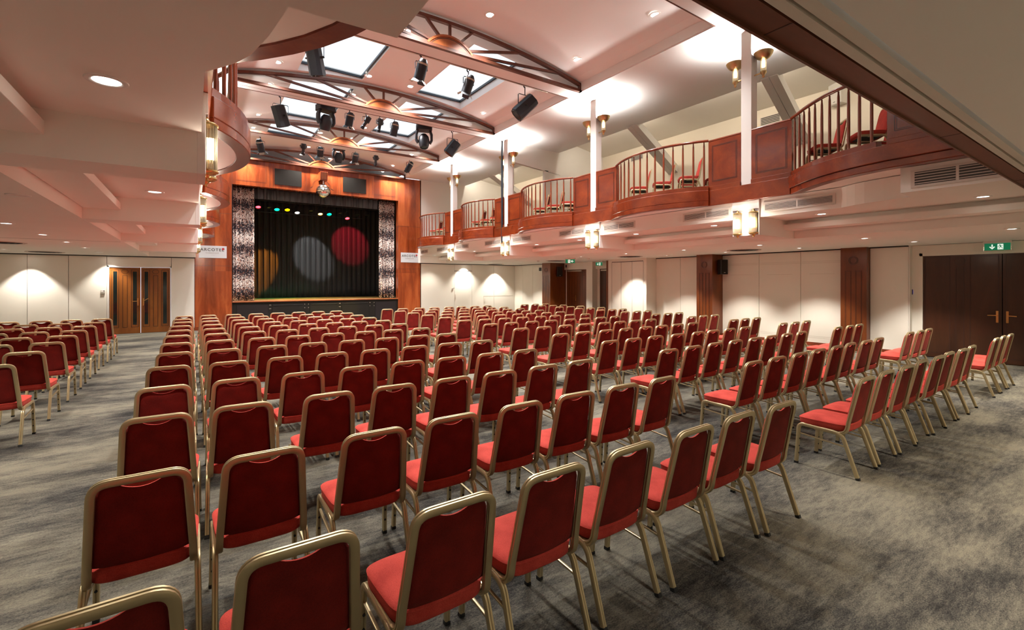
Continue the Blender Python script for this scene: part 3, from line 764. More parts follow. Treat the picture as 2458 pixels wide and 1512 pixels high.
# mirror ball
mb = thing('mirror_ball', 'silver mirror ball hanging from a wooden motor box above the stage', 'mirror ball', (4.31, 19.72, 5.39))
bl = MB(); nn, mm_ = 40, 20
prof = [(.285 * math.sin(PI * i / mm_), .285 * math.cos(PI * i / mm_)) for i in range(mm_ + 1)]
bl.lathe(prof, n=nn); bl.build('ball', mat('mirror_tiles', (.72, .74, .70), .12, 1), mb)
MB().cyl((0, 0, .28), (0, 0, .42), .03, 12).build('neck', M['chrome'], mb, 40)
MB().box(-.14, .14, -.12, .27, .42, .76).build('motor_box', M['stagewood'], mb, bevel=.006)
MB().box(-.09, .09, -.124, -.12, .47, .71).build('motor_panel', M['sun'], mb)

# stage signs
def text(s, size, loc, m, parent, rot=(PI / 2, 0, 0), sp=1.0, name='lettering'):
    c = bpy.data.curves.new(name, 'FONT'); c.body = s; c.size = size; c.align_x = 'CENTER'; c.align_y = 'CENTER'; c.space_character = sp; c.extrude = .001; c.offset = .0025 * size / .12; c.materials.append(m)
    t_ = bpy.data.objects.new(name, c); COL.objects.link(t_)
    me = bpy.data.meshes.new_from_object(t_.evaluated_get(bpy.context.evaluated_depsgraph_get())); me.name = name
    bpy.data.objects.remove(t_); bpy.data.curves.remove(c)
    o = link(name, me, parent); o.location = loc; o.rotation_euler = rot; return o
for x0, s, z0 in ((.15, 'left', 2.60), (7.67, 'right', 2.61)):
    r = thing('sign_board', 'white sign board with grey lettering and red dot, %s of the stage' % s, 'sign', (x0 + .425, YS, z0 + .22), 0, 'white sign boards beside the stage')
    MB().box(-.425, .425, -.02, 0, -.22, .22).build('board', M['signwhite'], r, bevel=.003)
    text('ARCOTEL', .14, (-.02, -.0215, .075), M['letter'], r, sp=1.25)
    text('WIMBERGER', .068, (-.02, -.0215, -.045), M['letter2'], r, sp=1.12)
    MB().cyl((.315, -.0235, .115), (.315, -.02, .115), .042, 20).build('red_dot', M['signred'], r)
    MB().tube([(.315 + .02 * math.cos(t * .8), -.0245, .117 + .018 * math.sin(t * .8)) for t in range(6)], [(-.001, -.004), (.001, -.004), (.001, .004), (-.001, .004)]).build('dot_mark', M['signdark'], r)
    MB().box(-.06, .06, -.0215, -.02, -.125, -.118).build('small_line', M['letter2'], r)

# ------------------------------------------------------------------ lights
WARM = (1, .86, .68); NEUT = (1, .935, .83); COOL = (.90, .95, 1.0)
ringm = MB().lathe([(.062, 0), (.062, -.004), (.075, -.010), (.092, -.006), (.094, 0)], n=24).mesh('trim_ring', M['white'], 40)
lensm = MB().lathe([(0, -.003), (.06, -.003), (.062, .002)], n=20).mesh('lamp_lens', M['lens'])
lensoffm = MB().lathe([(0, -.003), (.06, -.003), (.062, .002)], n=20).mesh('lamp_lens', M['lensoff'])
def downlight(x, y, z, label, group, energy, size=95, blend=.6, color=NEUT, on=True, sc=1.0):
    r = thing('downlight', label, 'downlight', (x, y, z), 0, group)
    a = link('trim_ring', ringm, r); c = link('lamp_lens', lensm if on else lensoffm, r)
    if sc != 1: a.scale = (sc, sc, 1); c.scale = (sc, sc, 1)
    if on and energy:
        light('downlight_beam', 'SPOT', energy, color, (0, 0, -.02), r, spot_size=math.radians(size), spot_blend=blend, shadow_soft_size=.06)
    return r
E_V, E_L, E_A = 520, 230, 120
VX = [1.6, 3.72, 4.86, 7.2]
VP = ['next to the left balcony', 'left of the ceiling axis', 'right of the ceiling axis', 'next to the right balcony']
VY = [5.7, 7.85, 9.35, 11.95, 13.4, 16.05, 17.5, 19.6, 20.95]
VN = ['front row near the entrance', 'row before the nearest truss', 'row behind the nearest truss', 'row before the second truss', 'row behind the second truss',
      'row before the third truss', 'row behind the third truss', 'row before the stage truss', 'row above the stage header']
for j, y in enumerate(VY):
    for i, x in enumerate(VX):
        downlight(x, y, vz(x), 'round vault downlight %s, %s' % (VP[i], VN[j]), 'downlights in the vaulted ceiling', E_V if y < 20 else 420, 120, .8, (1, .98, .95), sc=1.25)
RN = ['third pilaster', 'double door']
for i, y in enumerate([1.6, 3.6, 5.62, 7.7, 9.73, 11.72, 13.7, 15.68, 17.6, 19.3]):
    downlight(9.0, y, ZA, 'downlight in the right balcony soffit edge, %s counting from the low ceiling' % ORD[i + 1], 'downlights in the right balcony soffit', E_A)
for i, y in enumerate([1.6, 3.59, 5.64, 7.67, 9.69, 11.68, 13.5, 15.5, 17.51, 19.75]):
    downlight(10.87, y, L0, 'downlight in the aisle row under the right balcony, %s from the double door' % ORD[i + 1], 'aisle downlights under the right balcony', E_L * 1.35, 110, .8)
for i, y in enumerate([3.3, 5.57, 7.55, 9.57, 11.4, 15.3, 17.79, 19.58]):
    downlight(12.66, y, L0, 'downlight in the row along the right wall, %s from the double door' % ORD[i + 1], 'wall downlights under the right balcony', E_L * 1.6, 92, .5)
for i, y in enumerate([1.6, 3.6, 5.65, 7.7, 9.73, 11.71, 13.62, 15.66, 17.77, 19.7]):
    downlight(-2.25, y, L0, 'downlight in the row leading to the amber double door, %s from the door' % ORD[10 - i], 'aisle downlights under the left balcony', E_L * .75)
for i, y in enumerate([11.6, 13.6, 15.6, 17.62, 19.6]):
    downlight(-4.1, y, L0, 'downlight in the outer row left of the amber door, %s from the end wall' % ORD[5 - i], 'outer downlights under the left balcony', E_L, 84, .35)
for i, y in enumerate([3.58, 7.66]):
    downlight(-.42, y, ZA, 'downlight in the %s coffer under the left balcony' % ('nearest deep' if i == 0 else 'second deep'), 'downlights in the left balcony coffers', E_A, sc=1.1)
for i, y in enumerate([11.7, 15.7]):
    downlight(-.42, y, ZA, 'downlight hidden in the %s coffer under the left balcony' % ('third' if i == 0 else 'last'), 'downlights in the left balcony coffers', E_A)
downlight(-1.42, 6.5, L0, 'unlit downlight under the left balcony between the first two coffers', None, 0, on=False)
# unseen downlights added over and behind the camera to brighten the back area
for i, (x, y) in enumerate([(-2.2, -.8), (1.6, -.8), (5.0, -.5), (8.6, -.5), (11.8, -.5), (-2.2, -2.8), (1.6, -2.8), (5.0, -2.8), (8.6, -2.8), (11.8, -2.8)]):
    downlight(x, y, 2.85, 'added downlight in the low ceiling at the back, %s from the left, %s row' % (ORD[i % 5 + 1], 'front' if i < 5 else 'rear'), 'added downlights in the back low ceiling', (460 if x > 4 else 240) if i < 5 else 240, 105, .6, (1, .88, .70) if x > 4 else NEUT)

# lower sconces: glass rods between brass caps
def sconce_meshes():
    R = .075; H = .36
    rods = MB()
    for i in range(11):
        t = PI + PI * (i + .5) / 11
        rods.cyl((R * math.cos(t), R * math.sin(t) * .95, -H / 2), (R * math.cos(t), R * math.sin(t) * .95, H / 2), .0095, 6)
    rods = rods.mesh('glass_rods', M['rod'], 40)
    cap = lambda s: MB().lathe([(0, 0), (R + .012, 0), (R + .014, s * .012), (R - .01, s * .03), (.03, s * .038), (.022, s * .055), (.012, s * .062), (.018, s * .075), (0, s * .085)], (0, 0, s * H / 2), 14, a0=PI, a1=2 * PI).mesh('brass_cap', M['brass'], 40)
    lamp = MB().cyl((0, -.032, -.085), (0, -.032, .085), .026, 10).mesh('lamp', M['lamp'], 40)
    plate = MB().box(-.06, .06, -.006, 0, -H / 2, H / 2).mesh('back_plate', M['brass'])
    return rods, cap(1), cap(-1), lamp, plate
SM = sconce_meshes()
def sconce(x, y, side, label, e):
    rz = -PI / 2 if side == 'right' else PI / 2
    r = thing('wall_sconce', label, 'wall sconce', (x, y, 2.83), rz, 'glass rod sconces under the %s balcony' % side)
    for nme, me in zip(('glass_rods', 'brass_cap', 'brass_cap', 'lamp', 'back_plate'), SM): link(nme, me, r)
    light('sconce_glow', 'POINT', e, WARM, (0, -.16, 0), r, shadow_soft_size=.05)
for side in ('right', 'left'):
    for k, c in enumerate(CY[1:], 1):
        for q, w_ in ((-.15, 'near'), (.15, 'stage')):
            x = sx_(XR - .022, side)
            sconce(x, c + q, side, 'glass rod sconce on the %s %s column block, %s side' % (COLN[k], side, w_), 8)
# upper sconces: brass bowls over glass tubes
def bowl_meshes():
    o_ = (0, -.165, 0)
    bowl = MB().lathe([(.02, -.115), (.055, -.11), (.11, -.075), (.15, -.02), (.165, .02), (.160, .02), (.142, -.02), (.10, -.068), (.03, -.10)], o_, n=28).mesh('bowl', M['bowl'], 50)
    tube = MB().lathe([(.050, -.105), (.050, -.34)], o_, n=16).mesh('glass_tube', M['rod'], 50)
    lamp = MB().cyl((0, -.165, -.125), (0, -.165, -.25), .024, 10).mesh('lamp', M['lamp'], 40)
    up = MB().lathe([(0, -.045), (.09, -.045)], o_, n=14).mesh('uplight_lamp', M['lamp2'])
    fin = MB().lathe([(.054, -.325), (.056, -.345), (.035, -.37), (.02, -.40), (.028, -.415), (.01, -.44), (0, -.44)], o_, n=16).cyl((0, -.12, -.34), (0, 0, -.34), .014, 8).mesh('finial', M['bowl'], 50)
    return bowl, tube, lamp, up, fin
BM_ = bowl_meshes()
for side in ('right', 'left'):
    for k, c in enumerate(CY[1:], 1):
        for s_, w_ in ((-1, 'near'), (1, 'stage')):
            xx = sx_(XR + .1, side); yy = c + s_ * .102 + (.04 if k == 3 and s_ > 0 else 0)
            r = thing('bowl_sconce', 'brass bowl uplight on the %s %s balcony column, %s side' % (COLN[k], side, w_), 'wall sconce', (xx, yy, 5.92), 0 if s_ < 0 else PI, 'brass bowl uplights on the %s columns' % side)
            for nme, me in zip(('bowl', 'glass_tube', 'lamp', 'uplight_lamp', 'finial'), BM_): link(nme, me, r)
            light('uplight', 'SPOT', 125, (1, .95, .88), (0, -.165, .03), r, rot=(PI, 0, 0), spot_size=math.radians(165), spot_blend=.6, shadow_soft_size=.05)

# ------------------------------------------------------------------ air vents
def grille(y0, y1, tf, label, x=XR, z0=3.0, z1=3.17, cat_group='slot vents along the right balcony soffit', face=-1):
    r = MB(tf).box(x - .012, x + .0, y0, y1, z0, z1).build('air_vent', M['slat']); tag(r, label, 'air vent', cat_group)
    ym = (y0 + y1) / 2
    for a, b_ in ((y0 + .04, ym - .015), (ym + .015, y1 - .04)):
        vo_ = MB(tf).box(x - .014, x - .011, a, b_, z0 + .03, z1 - .03).build('vent_opening', M['vent'], r)
        s = MB(tf)
        nb = 5
        for i in range(nb):
            z = z0 + .03 + (z1 - z0 - .06) * (i + .5) / nb; s.box(x - .018, x - .013, a, b_, z - .005, z + .004)
        s.build('slats', M['slat'], vo_)
    return r
for k, c in enumerate(CY[1:], 1):
    if k == 1: grille(3.20, 4.35, None, 'slot vent on the near side of the nearest right column block')
    else: grille(c - .36 - 1.02, c - .36, None, 'slot vent on the near side of the %s right column block' % COLN[k])
    grille(c + .30, c + .30 + 1.05, None, 'slot vent on the stage side of the %s right column block' % COLN[k])
grille(18.9, 19.65, None, 'short slot vent at the stage end of the right balcony soffit')
grille(1.15, 2.05, None, 'large slot vent in the deep soffit box next to the low ceiling', x=7.75, z0=2.97, z1=3.2)
# vents of the balcony back wall
for y, w_ in ((2.6, 'beside the end speaker'), (6.55, 'behind the nearest column'), (11.25, 'behind the second curved balustrade')):
    r = MB().box(13.19, 13.2, y - .28, y + .28, 6.12, 6.36).build('wall_vent', M['slat']); tag(r, 'small louvred vent high on the cream balcony wall %s' % w_, 'air vent', 'louvred vents on the balcony wall')
    s = MB()
    for i in range(5): s.box(13.18, 13.195, y - .25, y + .25, 6.15 + i * .042, 6.172 + i * .042)
    s.build('louvres', M['vent'], r)
# round ceiling diffusers
def diffuser(x, y, label):
    r = thing('ceiling_diffuser', label, 'ceiling diffuser', (x, y, L0), 0, 'round ceiling diffusers')
    MB().lathe([(0, -.004), (.36, -.004), (.36, 0)], n=32).build('diffuser_face', M['vent'], r)
    for a in (.12, .22, .31, .385): MB().lathe([(a, -.004), (a + .006, -.016), (a + .030, -.018), (a + .03, -.004)], n=32).build('diffuser_ring', M['blackplastic'] if a < .38 else M['slat'], r, 50)
diffuser(-3.45, 14.5, 'dark round ceiling diffuser under the left balcony, nearer the camera'.replace('nearer the camera', 'two downlights before the end wall'))
diffuser(-3.5, 18.5, 'dark round ceiling diffuser before the end wall left of the amber door')
for y, w_ in ((6.75, 'before the second pilaster'), (10.7, 'before the cream closet'), (14.6, 'before the fluted doors'), (19.2, 'before the right end wall')):
    diffuser(12.2, y, 'dark round ceiling diffuser under the right balcony %s' % w_)
for x, y, w_ in ((11.9, 12.4, 'before the closet'), (11.6, 15.0, 'before the fluted exit door')):
    o = MB().lathe([(0, -.05), (.035, -.05), (.05, -.03), (.055, 0)], (x, y, L0), 18).build('smoke_detector', M['whiteplastic'], None, 40)
    tag(o, 'small white smoke detector on the low ceiling %s' % w_, 'smoke detector')
# security camera at the end of the right soffit
o = MB().cyl((8.6, 19.6, 3.2), (8.48, 19.52, 3.14), .04, 12).build('camera', M['whiteplastic'], None, 40); tag(o, 'small white security camera at the stage end of the right balcony', 'camera')

# ------------------------------------------------------------------ exit signs
def exit_sign(loc, yaw, w, h, label, flip=False, down=True, drop=.02):
    r = thing('exit_sign', label, 'exit sign', loc, yaw, None)
    MB().box(-w / 2 - .02, w / 2 + .02, -.035, .035, -.05, 0).build('housing', M['whiteplastic'], r, bevel=.006)
    MB().box(-w / 2, w / 2, -.006, .006, -.06 - h, -.05).build('green_panel', M['exitgreen'], r)
    zc = -.06 - h / 2 + .003; s = -1 if flip else 1
    q = h * .42; y0, y1 = -.0085, -.006
    a = MB(); ax = -s * w * .2
    if down:
        a.prism([(ax - .16 * q, zc + q * .9), (ax + .16 * q, zc + q * .9), (ax + .16 * q, zc - q * .1), (ax - .16 * q, zc - q * .1)], y0, y1, 'xz')
        a.prism([(ax, zc - q * .9), (ax + .8 * q, zc), (ax + .5 * q, zc + .15 * q), (ax, zc - q * .35), (ax - .5 * q, zc + .15 * q), (ax - .8 * q, zc)], y0, y1, 'xz')
    else:
        a.prism([(ax - q * .9 * s, zc + q * .16), (ax + q * .1 * s, zc + q * .16), (ax + q * .1 * s, zc - q * .16), (ax - q * .9 * s, zc - q * .16)], y0, y1, 'xz')
        a.prism([(ax + q * .9 * s, zc), (ax + 0 * s, zc + .8 * q), (ax - .2 * q * s, zc + .5 * q), (ax + q * .3 * s, zc), (ax - .2 * q * s, zc - .5 * q), (ax, zc - .8 * q)], y0, y1, 'xz')
    a.build('arrow', M['exitwhite'], r)
    bx = s * w * .12
    MB().prism([(bx - q * .75, zc - q), (bx + q * .75, zc - q), (bx + q * .75, zc + q), (bx - q * .75, zc + q)], -.0075, -.006, 'xz').build('doorway', M['exitwhite'], r)
    f = MB()
    def limb(p0, p1, wd=.17):
        f.bar((bx + p0[0] * q, -.0085, zc + p0[1] * q), (bx + p1[0] * q, -.0085, zc + p1[1] * q), wd * q, .002, up=(0, 1, 0))
    f.cyl((bx - .15 * q, -.0095, zc + .72 * q), (bx - .15 * q, -.0075, zc + .72 * q), .16 * q, 12)
    limb((-.12, .55), (.1, -.05), .3); limb((-.1, .45), (-.5, .25)); limb((-.5, .25), (-.6, -.05)); limb((-.05, .42), (.35, .3)); limb((.35, .3), (.55, .5))
    limb((.1, -.05), (-.3, -.25)); limb((-.3, -.25), (-.35, -.7)); limb((.08, -.05), (.4, -.35)); limb((.4, -.35), (.7, -.7))
    f.build('running_figure', M['exitgreen'], r)
    for sx in (-1, 1): MB().box(sx * (w / 2 + .012) - .004, sx * (w / 2 + .012) + .004, -.005, .005, -.07 - h, -.05).build('end_clip', M['chrome'], r)
    return r
exit_sign((13.86, 2.25, 2.60), -PI / 2 + .0, .38, .135, 'green exit sign with down arrow above the dark double door')
exit_sign((11.2, 12.6, 2.60), -.62, .34, .13, 'green exit sign hanging from the low ceiling, arrow pointing to the fluted doors', flip=True, down=False)
exit_sign((13.95, 13.9, 2.60), -PI / 2 + .1, .34, .13, 'small green exit sign with arrow above the recessed dark door', down=True)

# ------------------------------------------------------------------ loudspeakers
def loudspeaker(loc, rz, m, label, w=.26, h=.42, d=.24, br=(.1, 0, 0)):
    r = thing('loudspeaker', label, 'loudspeaker', loc, rz)
    MB().prism([(-w / 2, 0), (w / 2, 0), (w / 2 * .7, d), (-w / 2 * .7, d)], -h / 2, h / 2).build('cabinet', m, r, bevel=.012)
    MB().box(-w / 2 + .02, w / 2 - .02, -.006, 0, -h / 2 + .02, h / 2 - .02).build('front_grille', M['grille'] if m is M['blackplastic'] else M['whiteplastic'], r, bevel=.002)
    MB().box(-.03, .03, -.009, -.006, -h / 2 + .05, -h / 2 + .062).build('badge', M['blackplastic'] if m is not M['blackplastic'] else M['steel'], r)
    MB().cyl((0, d, 0), (0, d + .08, 0), .03, 8).build('bracket', M['steel'], r)
    return r
loudspeaker((13.0, 4.92, 6.38), -PI / 2 - .7 + .3, M['whiteplastic'], 'white loudspeaker on the balcony wall behind the large curved balustrade', .36, .55, .25)
loudspeaker((12.95, 14.2, 6.33), -.6, M['whiteplastic'], 'white loudspeaker in the corner of the balcony wall near the wing wall', .40, .58, .25)
loudspeaker((13.6, 8.14, 2.2), -.35, M['blackplastic'], 'black loudspeaker hung on the side of the middle pilaster', .26, .46, .22)
loudspeaker((13.85, 16.28, 2.2), -.4, M['blackplastic'], 'black loudspeaker on the side of the pilaster next to the fluted exit door', .26, .46, .2)
# pole at the third right column
pp = MB().cyl((8.47, 12.92, 2.66), (8.47, 12.92, ZO), .035, 12).build('cable_pole', M['pipe'], None, 40)
tag(pp, 'thin dark vertical cable pole in front of the third right balcony column', 'pole')

# ------------------------------------------------------------------ theatre lanterns
def rotz_to(d): d = Vector(d).normalized(); return d.to_track_quat('-Z', 'Y').to_matrix()
def hook(r, top):
    MB().cyl((0, 0, 0), (0, 0, top), .012, 8).build('hanging_rod', M['black'], r)
    MB().tube([(.035 * math.cos(t * PI / 6), 0, top + .02 + .035 * math.sin(t * PI / 6)) for t in range(0, 10)], [(-.012, -.008), (.012, -.008), (.012, .008), (-.012, .008)], up=(0, 1, 0)).build('hook_clamp', M['black'], r)
def yoke(r, w, drop, m=None):
    MB().tube([(-w, 0, -drop), (-w, 0, -.02), (-w + .02, 0, 0), (w - .02, 0, 0), (w, 0, -.02), (w, 0, -drop)], [(-.004, -.015), (.004, -.015), (.004, .015), (-.004, .015)], up=(0, 1, 0)).build('yoke', M['black'], r)
def parcan(x, y, z, d, label, barn=True, lit=True, L_=.36, rad=.105, energy=0, col=(1, .95, .9), sz=25):
    r = thing('par_can', label, 'stage light', (x, y, z), 0, 'black par cans under the hall ceiling'); hook(r, .14); yoke(r, rad + .02, .16)
    R = rotz_to(d); c = Vector((0, 0, -.16))
    b = MB().lathe([(.0, .5 * L_), (rad * .55, .5 * L_), (rad * .8, .40 * L_), (rad, .28 * L_), (rad, -.5 * L_), (rad * 1.05, -.5 * L_), (rad * .93, -.5 * L_), (rad * .93, -.3 * L_)], c, 20, rot=R); b.build('lamp_body', M['black'], r, 40)
    MB().lathe([(rad * 1.03, .30 * L_), (rad * 1.03, .22 * L_)], c, 20, rot=R).build('vent_ring', M['steel'], r, 40)
    MB().lathe([(0, -.32 * L_), (rad * .92, -.34 * L_)], c, 20, rot=R).build('front_lens', M['g_white'] if lit else M['glassdark'], r)
    if barn:
        for a in range(4):
            t = a * PI / 2 + .4; u = Vector((math.cos(t), math.sin(t), 0)); v_ = Vector((-math.sin(t), math.cos(t), 0)); e = (u * .75 + Vector((0, 0, -.66))).normalized()
            n_ = e.cross(v_)
            MB().obox(c + R @ (u * rad * .98 + Vector((0, 0, -.5 * L_)) + e * .04), R @ v_, R @ e, R @ n_, rad * .7, .045, .002).build('barn_door', M['steel'] if a % 2 else M['black'], r)
    if energy: light('stage_beam', 'SPOT', energy, col, c + R @ Vector((0, 0, -.5 * L_ - .02)), r, rot=R.to_euler(), spot_size=math.radians(sz), spot_blend=.4, shadow_soft_size=.04)
    return r
def profile(x, y, z, d, label, L_=.42, rad=.075):
    r = thing('profile_spot', label, 'stage light', (x, y, z), 0, 'small black profile spots under the hall ceiling'); hook(r, .14); yoke(r, .10, .14)
    R = rotz_to(d); c = Vector((0, 0, -.15))
    MB().lathe([(0, .45 * L_), (rad * 1.0, .42 * L_), (rad * 1.15, .05 * L_), (rad * .9, 0), (rad * .62, -.02 * L_), (rad * .62, -.3 * L_), (rad * .8, -.34 * L_), (rad * .8, -.5 * L_), (rad * .7, -.5 * L_), (rad * .7, -.42 * L_)], c, 14, rot=R).build('lamp_body', M['black'], r, 35)
    MB().lathe([(0, -.43 * L_), (rad * .7, -.43 * L_)], c, 14, rot=R).build('front_lens', M['glassdark'], r)
    for s in (-1, 1): MB().cyl(c + R @ Vector((s * rad * 1.1, 0, .2 * L_)), c + R @ Vector((s * rad * 1.6, 0, .2 * L_)), .018, 8).build('tilt_knob', M['blackplastic'], r)
    return r
def fresnel(x, y, z, d, label, L_=.56, w=.17):
    r = thing('fresnel_lantern', label, 'stage light', (x, y, z), 0, 'large black lanterns under the hall ceiling'); hook(r, .2); yoke(r, w + .03, .26)
    R = rotz_to(d); c = Vector((0, 0, -.30))
    def ring(k, zz): return [(k * w * a, k * w * b_) for a, b_ in ((1, .55), (.55, 1), (-.55, 1), (-1, .55), (-1, -.55), (-.55, -1), (.55, -1), (1, -.55))]
    b = MB(); pr = ring(1, 0)
    vs = [c + R @ Vector((a, b_, .5 * L_)) for a, b_ in ring(.92, 0)] + [c + R @ Vector((a, b_, -.5 * L_)) for a, b_ in pr]
    b.add(vs, [tuple(range(7, -1, -1)), tuple(range(8, 16))] + [(i, (i + 1) % 8, 8 + (i + 1) % 8, 8 + i) for i in range(8)]); b.build('lamp_body', M['black'], r)
    s = MB()
    for k in (-.45, -.15, .15, .45): s.obox(c + R @ Vector((0, w * 1.005, 0)), R @ Vector((1, 0, 0)), R @ Vector((0, 1, 0)), R @ Vector((0, 0, 1)), .006, .006, L_ * .46) if k > 1 else s.obox(c + R @ Vector((k * w * 1.1, w * 1.0, 0)), R @ Vector((1, 0, 0)), R @ Vector((0, 1, 0)), R @ Vector((0, 0, 1)), .006, .008, L_ * .46)
    s.build('cooling_rib', M['steel'], r)
    MB().lathe([(0, -.502 * L_), (w * .8, -.502 * L_), (w * .86, -.52 * L_), (w * .9, -.5 * L_)], c, 18, rot=R).build('front_lens', M['glassdark'], r, 40)
    for sg_ in (-1, 1): MB().cyl(c + R @ Vector((sg_ * w, 0, 0)), c + R @ Vector((sg_ * (w + .05), 0, 0)), .022, 8).build('tilt_knob', M['blackplastic'], r)
    return r
def moving_head(x, y, z, rz, label, tilt=.25, s=1.0):
    r = thing('moving_head', label, 'stage light', (x, y, z), rz, 'black moving heads under the hall ceiling')
    MB().prism(rrect(.20 * s, .15 * s, .05 * s), -.06 * s, .07 * s).build('base_housing', M['black'], r, 30)
    for q in (-1, 1): MB().tube([(q * .15 * s, 0, -.05 * s), (q * .19 * s, 0, -.16 * s), (q * .19 * s, 0, -.30 * s), (q * .15 * s, 0, -.37 * s)], rrect(.03 * s, .065 * s, .02 * s, 2), up=(0, 1, 0)).build('arm', M['black'], r, 40)
    R = Matrix.Rotation(tilt, 3, 'X')
    MB().lathe([(0, .17 * s), (.07 * s, .165 * s), (.12 * s, .10 * s), (.14 * s, 0), (.125 * s, -.12 * s), (.10 * s, -.19 * s), (.085 * s, -.19 * s)], (0, 0, -.31 * s), 20, rot=R).build('lamp_head', M['black'], r, 40)
    MB().lathe([(0, -.18 * s), (.086 * s, -.18 * s)], (0, 0, -.31 * s), 20, rot=R).build('front_lens', M['glassdark'], r)
    for q in (-.1, .1): MB().cyl((q * s, 0, .07 * s), (q * s, 0, .16 * s), .025 * s, 8).build('hook_clamp', M['chrome'], r)
    return r
# bars
for n_, (y, w_) in enumerate(((9.2, 'nearest'), (13.2, 'second'), (17.2, 'third'))):
    o = MB().cyl((1.2, y, 6.56), (7.4, y, 6.56), .024, 12).build('lighting_bar', M['steel'], None, 40)
    tag(o, 'horizontal lighting bar hung behind the %s truss' % w_, 'lighting bar', 'lighting bars under the hall ceiling')
# first bar
fresnel(1.86, 9.2, 6.22, (.25, .3, -1), 'long black lantern behind the nearest truss, next to the left balcony', .62, .13)
parcan(3.98, 9.2, 6.40, (-.15, .35, -1), 'black par can with open barn doors left of the right roof window, nearest bar', L_=.44, rad=.115)
parcan(5.12, 9.2, 6.36, (-.22, .3, -1), 'black par can against the right roof window, nearest bar', L_=.42, rad=.11)
fresnel(6.70, 9.2, 6.32, (-.75, .35, -.8), 'large black box lantern at the right balcony end of the nearest bar', .58, .17)
# second bar
fresnel(1.84, 13.2, 6.30, (.35, .2, -1), 'black box lantern in a wide yoke, left balcony end of the second bar', .52, .15)
moving_head(2.95, 13.2, 6.42, .3, 'black moving head against the left roof window on the second bar', .3, 1.15)
parcan(3.58, 13.2, 6.42, (-.1, .3, -1), 'black par can beside the moving head under the ceiling axis, second bar', L_=.38)
profile(4.03, 13.2, 6.42, (-.5, .3, -.9), 'slanting black profile spot on the second bar, left of its twin')
profile(4.43, 13.2, 6.42, (-.1, .3, -1), 'upright black profile spot on the second bar, right of its twin')
parcan(4.87, 13.2, 6.40, (-.12, .3, -1), 'black par can against the right roof window on the second bar', barn=False, L_=.42)
moving_head(5.80, 13.2, 6.42, -.35, 'black moving head under the right roof window on the second bar', -.2, 1.2)
fresnel(6.77, 13.2, 6.28, (-.55, .3, -.85), 'black ribbed lantern at the right balcony end of the second bar', .46, .16)
# third bar
parcan(1.80, 17.2, 6.36, (.3, .4, -1), 'black par can with bright lens, left balcony end of the third bar', L_=.42)
profile(3.11, 17.2, 6.46, (0, .4, -1), 'short black profile spot on the third bar, above the left speaker grille')
parcan(3.66, 17.2, 6.46, (.05, .5, -1), 'black par can on the third bar, left of the moving head', L_=.34)
moving_head(4.28, 17.2, 6.50, .1, 'black moving head above the stage centre on the third bar', .2)
parcan(4.87, 17.2, 6.44, (-.02, .95, -1.9), 'black par can on the third bar, right of the moving head', L_=.34, energy=1300, col=(1, .85, .12), sz=20)
profile(5.62, 17.2, 6.44, (.05, .4, -1), 'short black profile spot on the third bar, above the right speaker grille')
parcan(6.95, 17.2, 6.40, (-.5, .3, -1), 'black par can with open barn doors, right balcony end of the third bar', L_=.40)

# stage lamps inside the opening
o = MB().cyl((1.0, 21.3, 5.05), (7.8, 21.3, 5.05), .022, 10).build('lighting_bar', M['stageblack'], None, 40); tag(o, 'dark lighting bar inside the stage opening behind the valance', 'lighting bar')
o = MB().cyl((1.5, 21.5, 4.60), (6.4, 21.5, 4.63), .010, 8).build('backdrop_batten', M['black'], None, 40); tag(o, 'thin pale batten across the stage below the coloured lamps', 'batten')
def stage_lamp(x, z, col, label, tgt, energy, lc, sz, y=21.3):
    r = thing('stage_lamp', label, 'stage light', (x, y, z), 0, 'lamps above the stage')
    d = Vector(tgt) - Vector((x, y, z)); R = rotz_to((0, -.6, -1)); c = Vector((0, 0, 0))
    MB().lathe([(0, .22), (.07, .2), (.105, .1), (.105, -.13), (.095, -.13), (.095, -.06)], c, 18, rot=R).build('lamp_body', M['stageblack'], r, 40)
    MB().lathe([(0, -.08), (.094, -.09)], c, 18, rot=R).build('front_lens', M['g_' + col] if col else M['glassdark'], r)
    MB().cyl((0, 0, .1), (0, 0, 5.05 - z), .012, 8).build('hanging_rod', M['stageblack'], r)
    if energy:
        p = c + d.normalized() * .16
        light('stage_beam', 'SPOT', energy, lc, p, r, rot=aim(d), spot_size=math.radians(sz), spot_blend=.35, shadow_soft_size=.03)
stage_lamp(2.15, 4.85, 'red', 'glowing red stage lamp next to the left drape', (2.7, 20.6, 1.0), 650, (1, .06, .02), 58)
stage_lamp(2.83, 4.81, 'green', 'glowing green stage lamp between the red and yellow lamps', (2.9, 22.0, 1.0), 520, (.05, 1, .30), 52)
stage_lamp(3.22, 4.83, 'yellow', 'glowing yellow stage lamp beside the green lamp', (4.6, 21.0, 1.0), 800, (1, .66, .02), 66)
stage_lamp(3.60, 4.74, 'white', 'white stage lamp below the valance left of the mirror ball', (4.55, 23.5, 3.1), 620, (1, .97, .95), 34)
stage_lamp(4.52, 4.76, 'amber', 'small amber stage lamp left of the second green lamp', (2.35, 23.5, 2.3), 2600, (1, .30, .03), 26)
stage_lamp(4.89, 4.78, 'green', 'glowing green stage lamp right of the mirror ball', (4.2, 22.2, 1.0), 120, (.05, 1, .30), 50)
stage_lamp(5.66, 4.66, 'red', 'glowing red stage lamp near the right drape', (6.3, 23.5, 3.7), 650, (1, .03, .06), 42)
for x, w_ in ((2.55, 'between the red and green lamps'), (4.15, 'behind the mirror ball'), (5.35, 'left of the second red lamp'), (6.1, 'right of the second red lamp'), (6.55, 'next to the right drape')):
    stage_lamp(x, 4.85, None, 'unlit black stage lamp %s' % w_, (x, 22, 1), 0, None, 30)

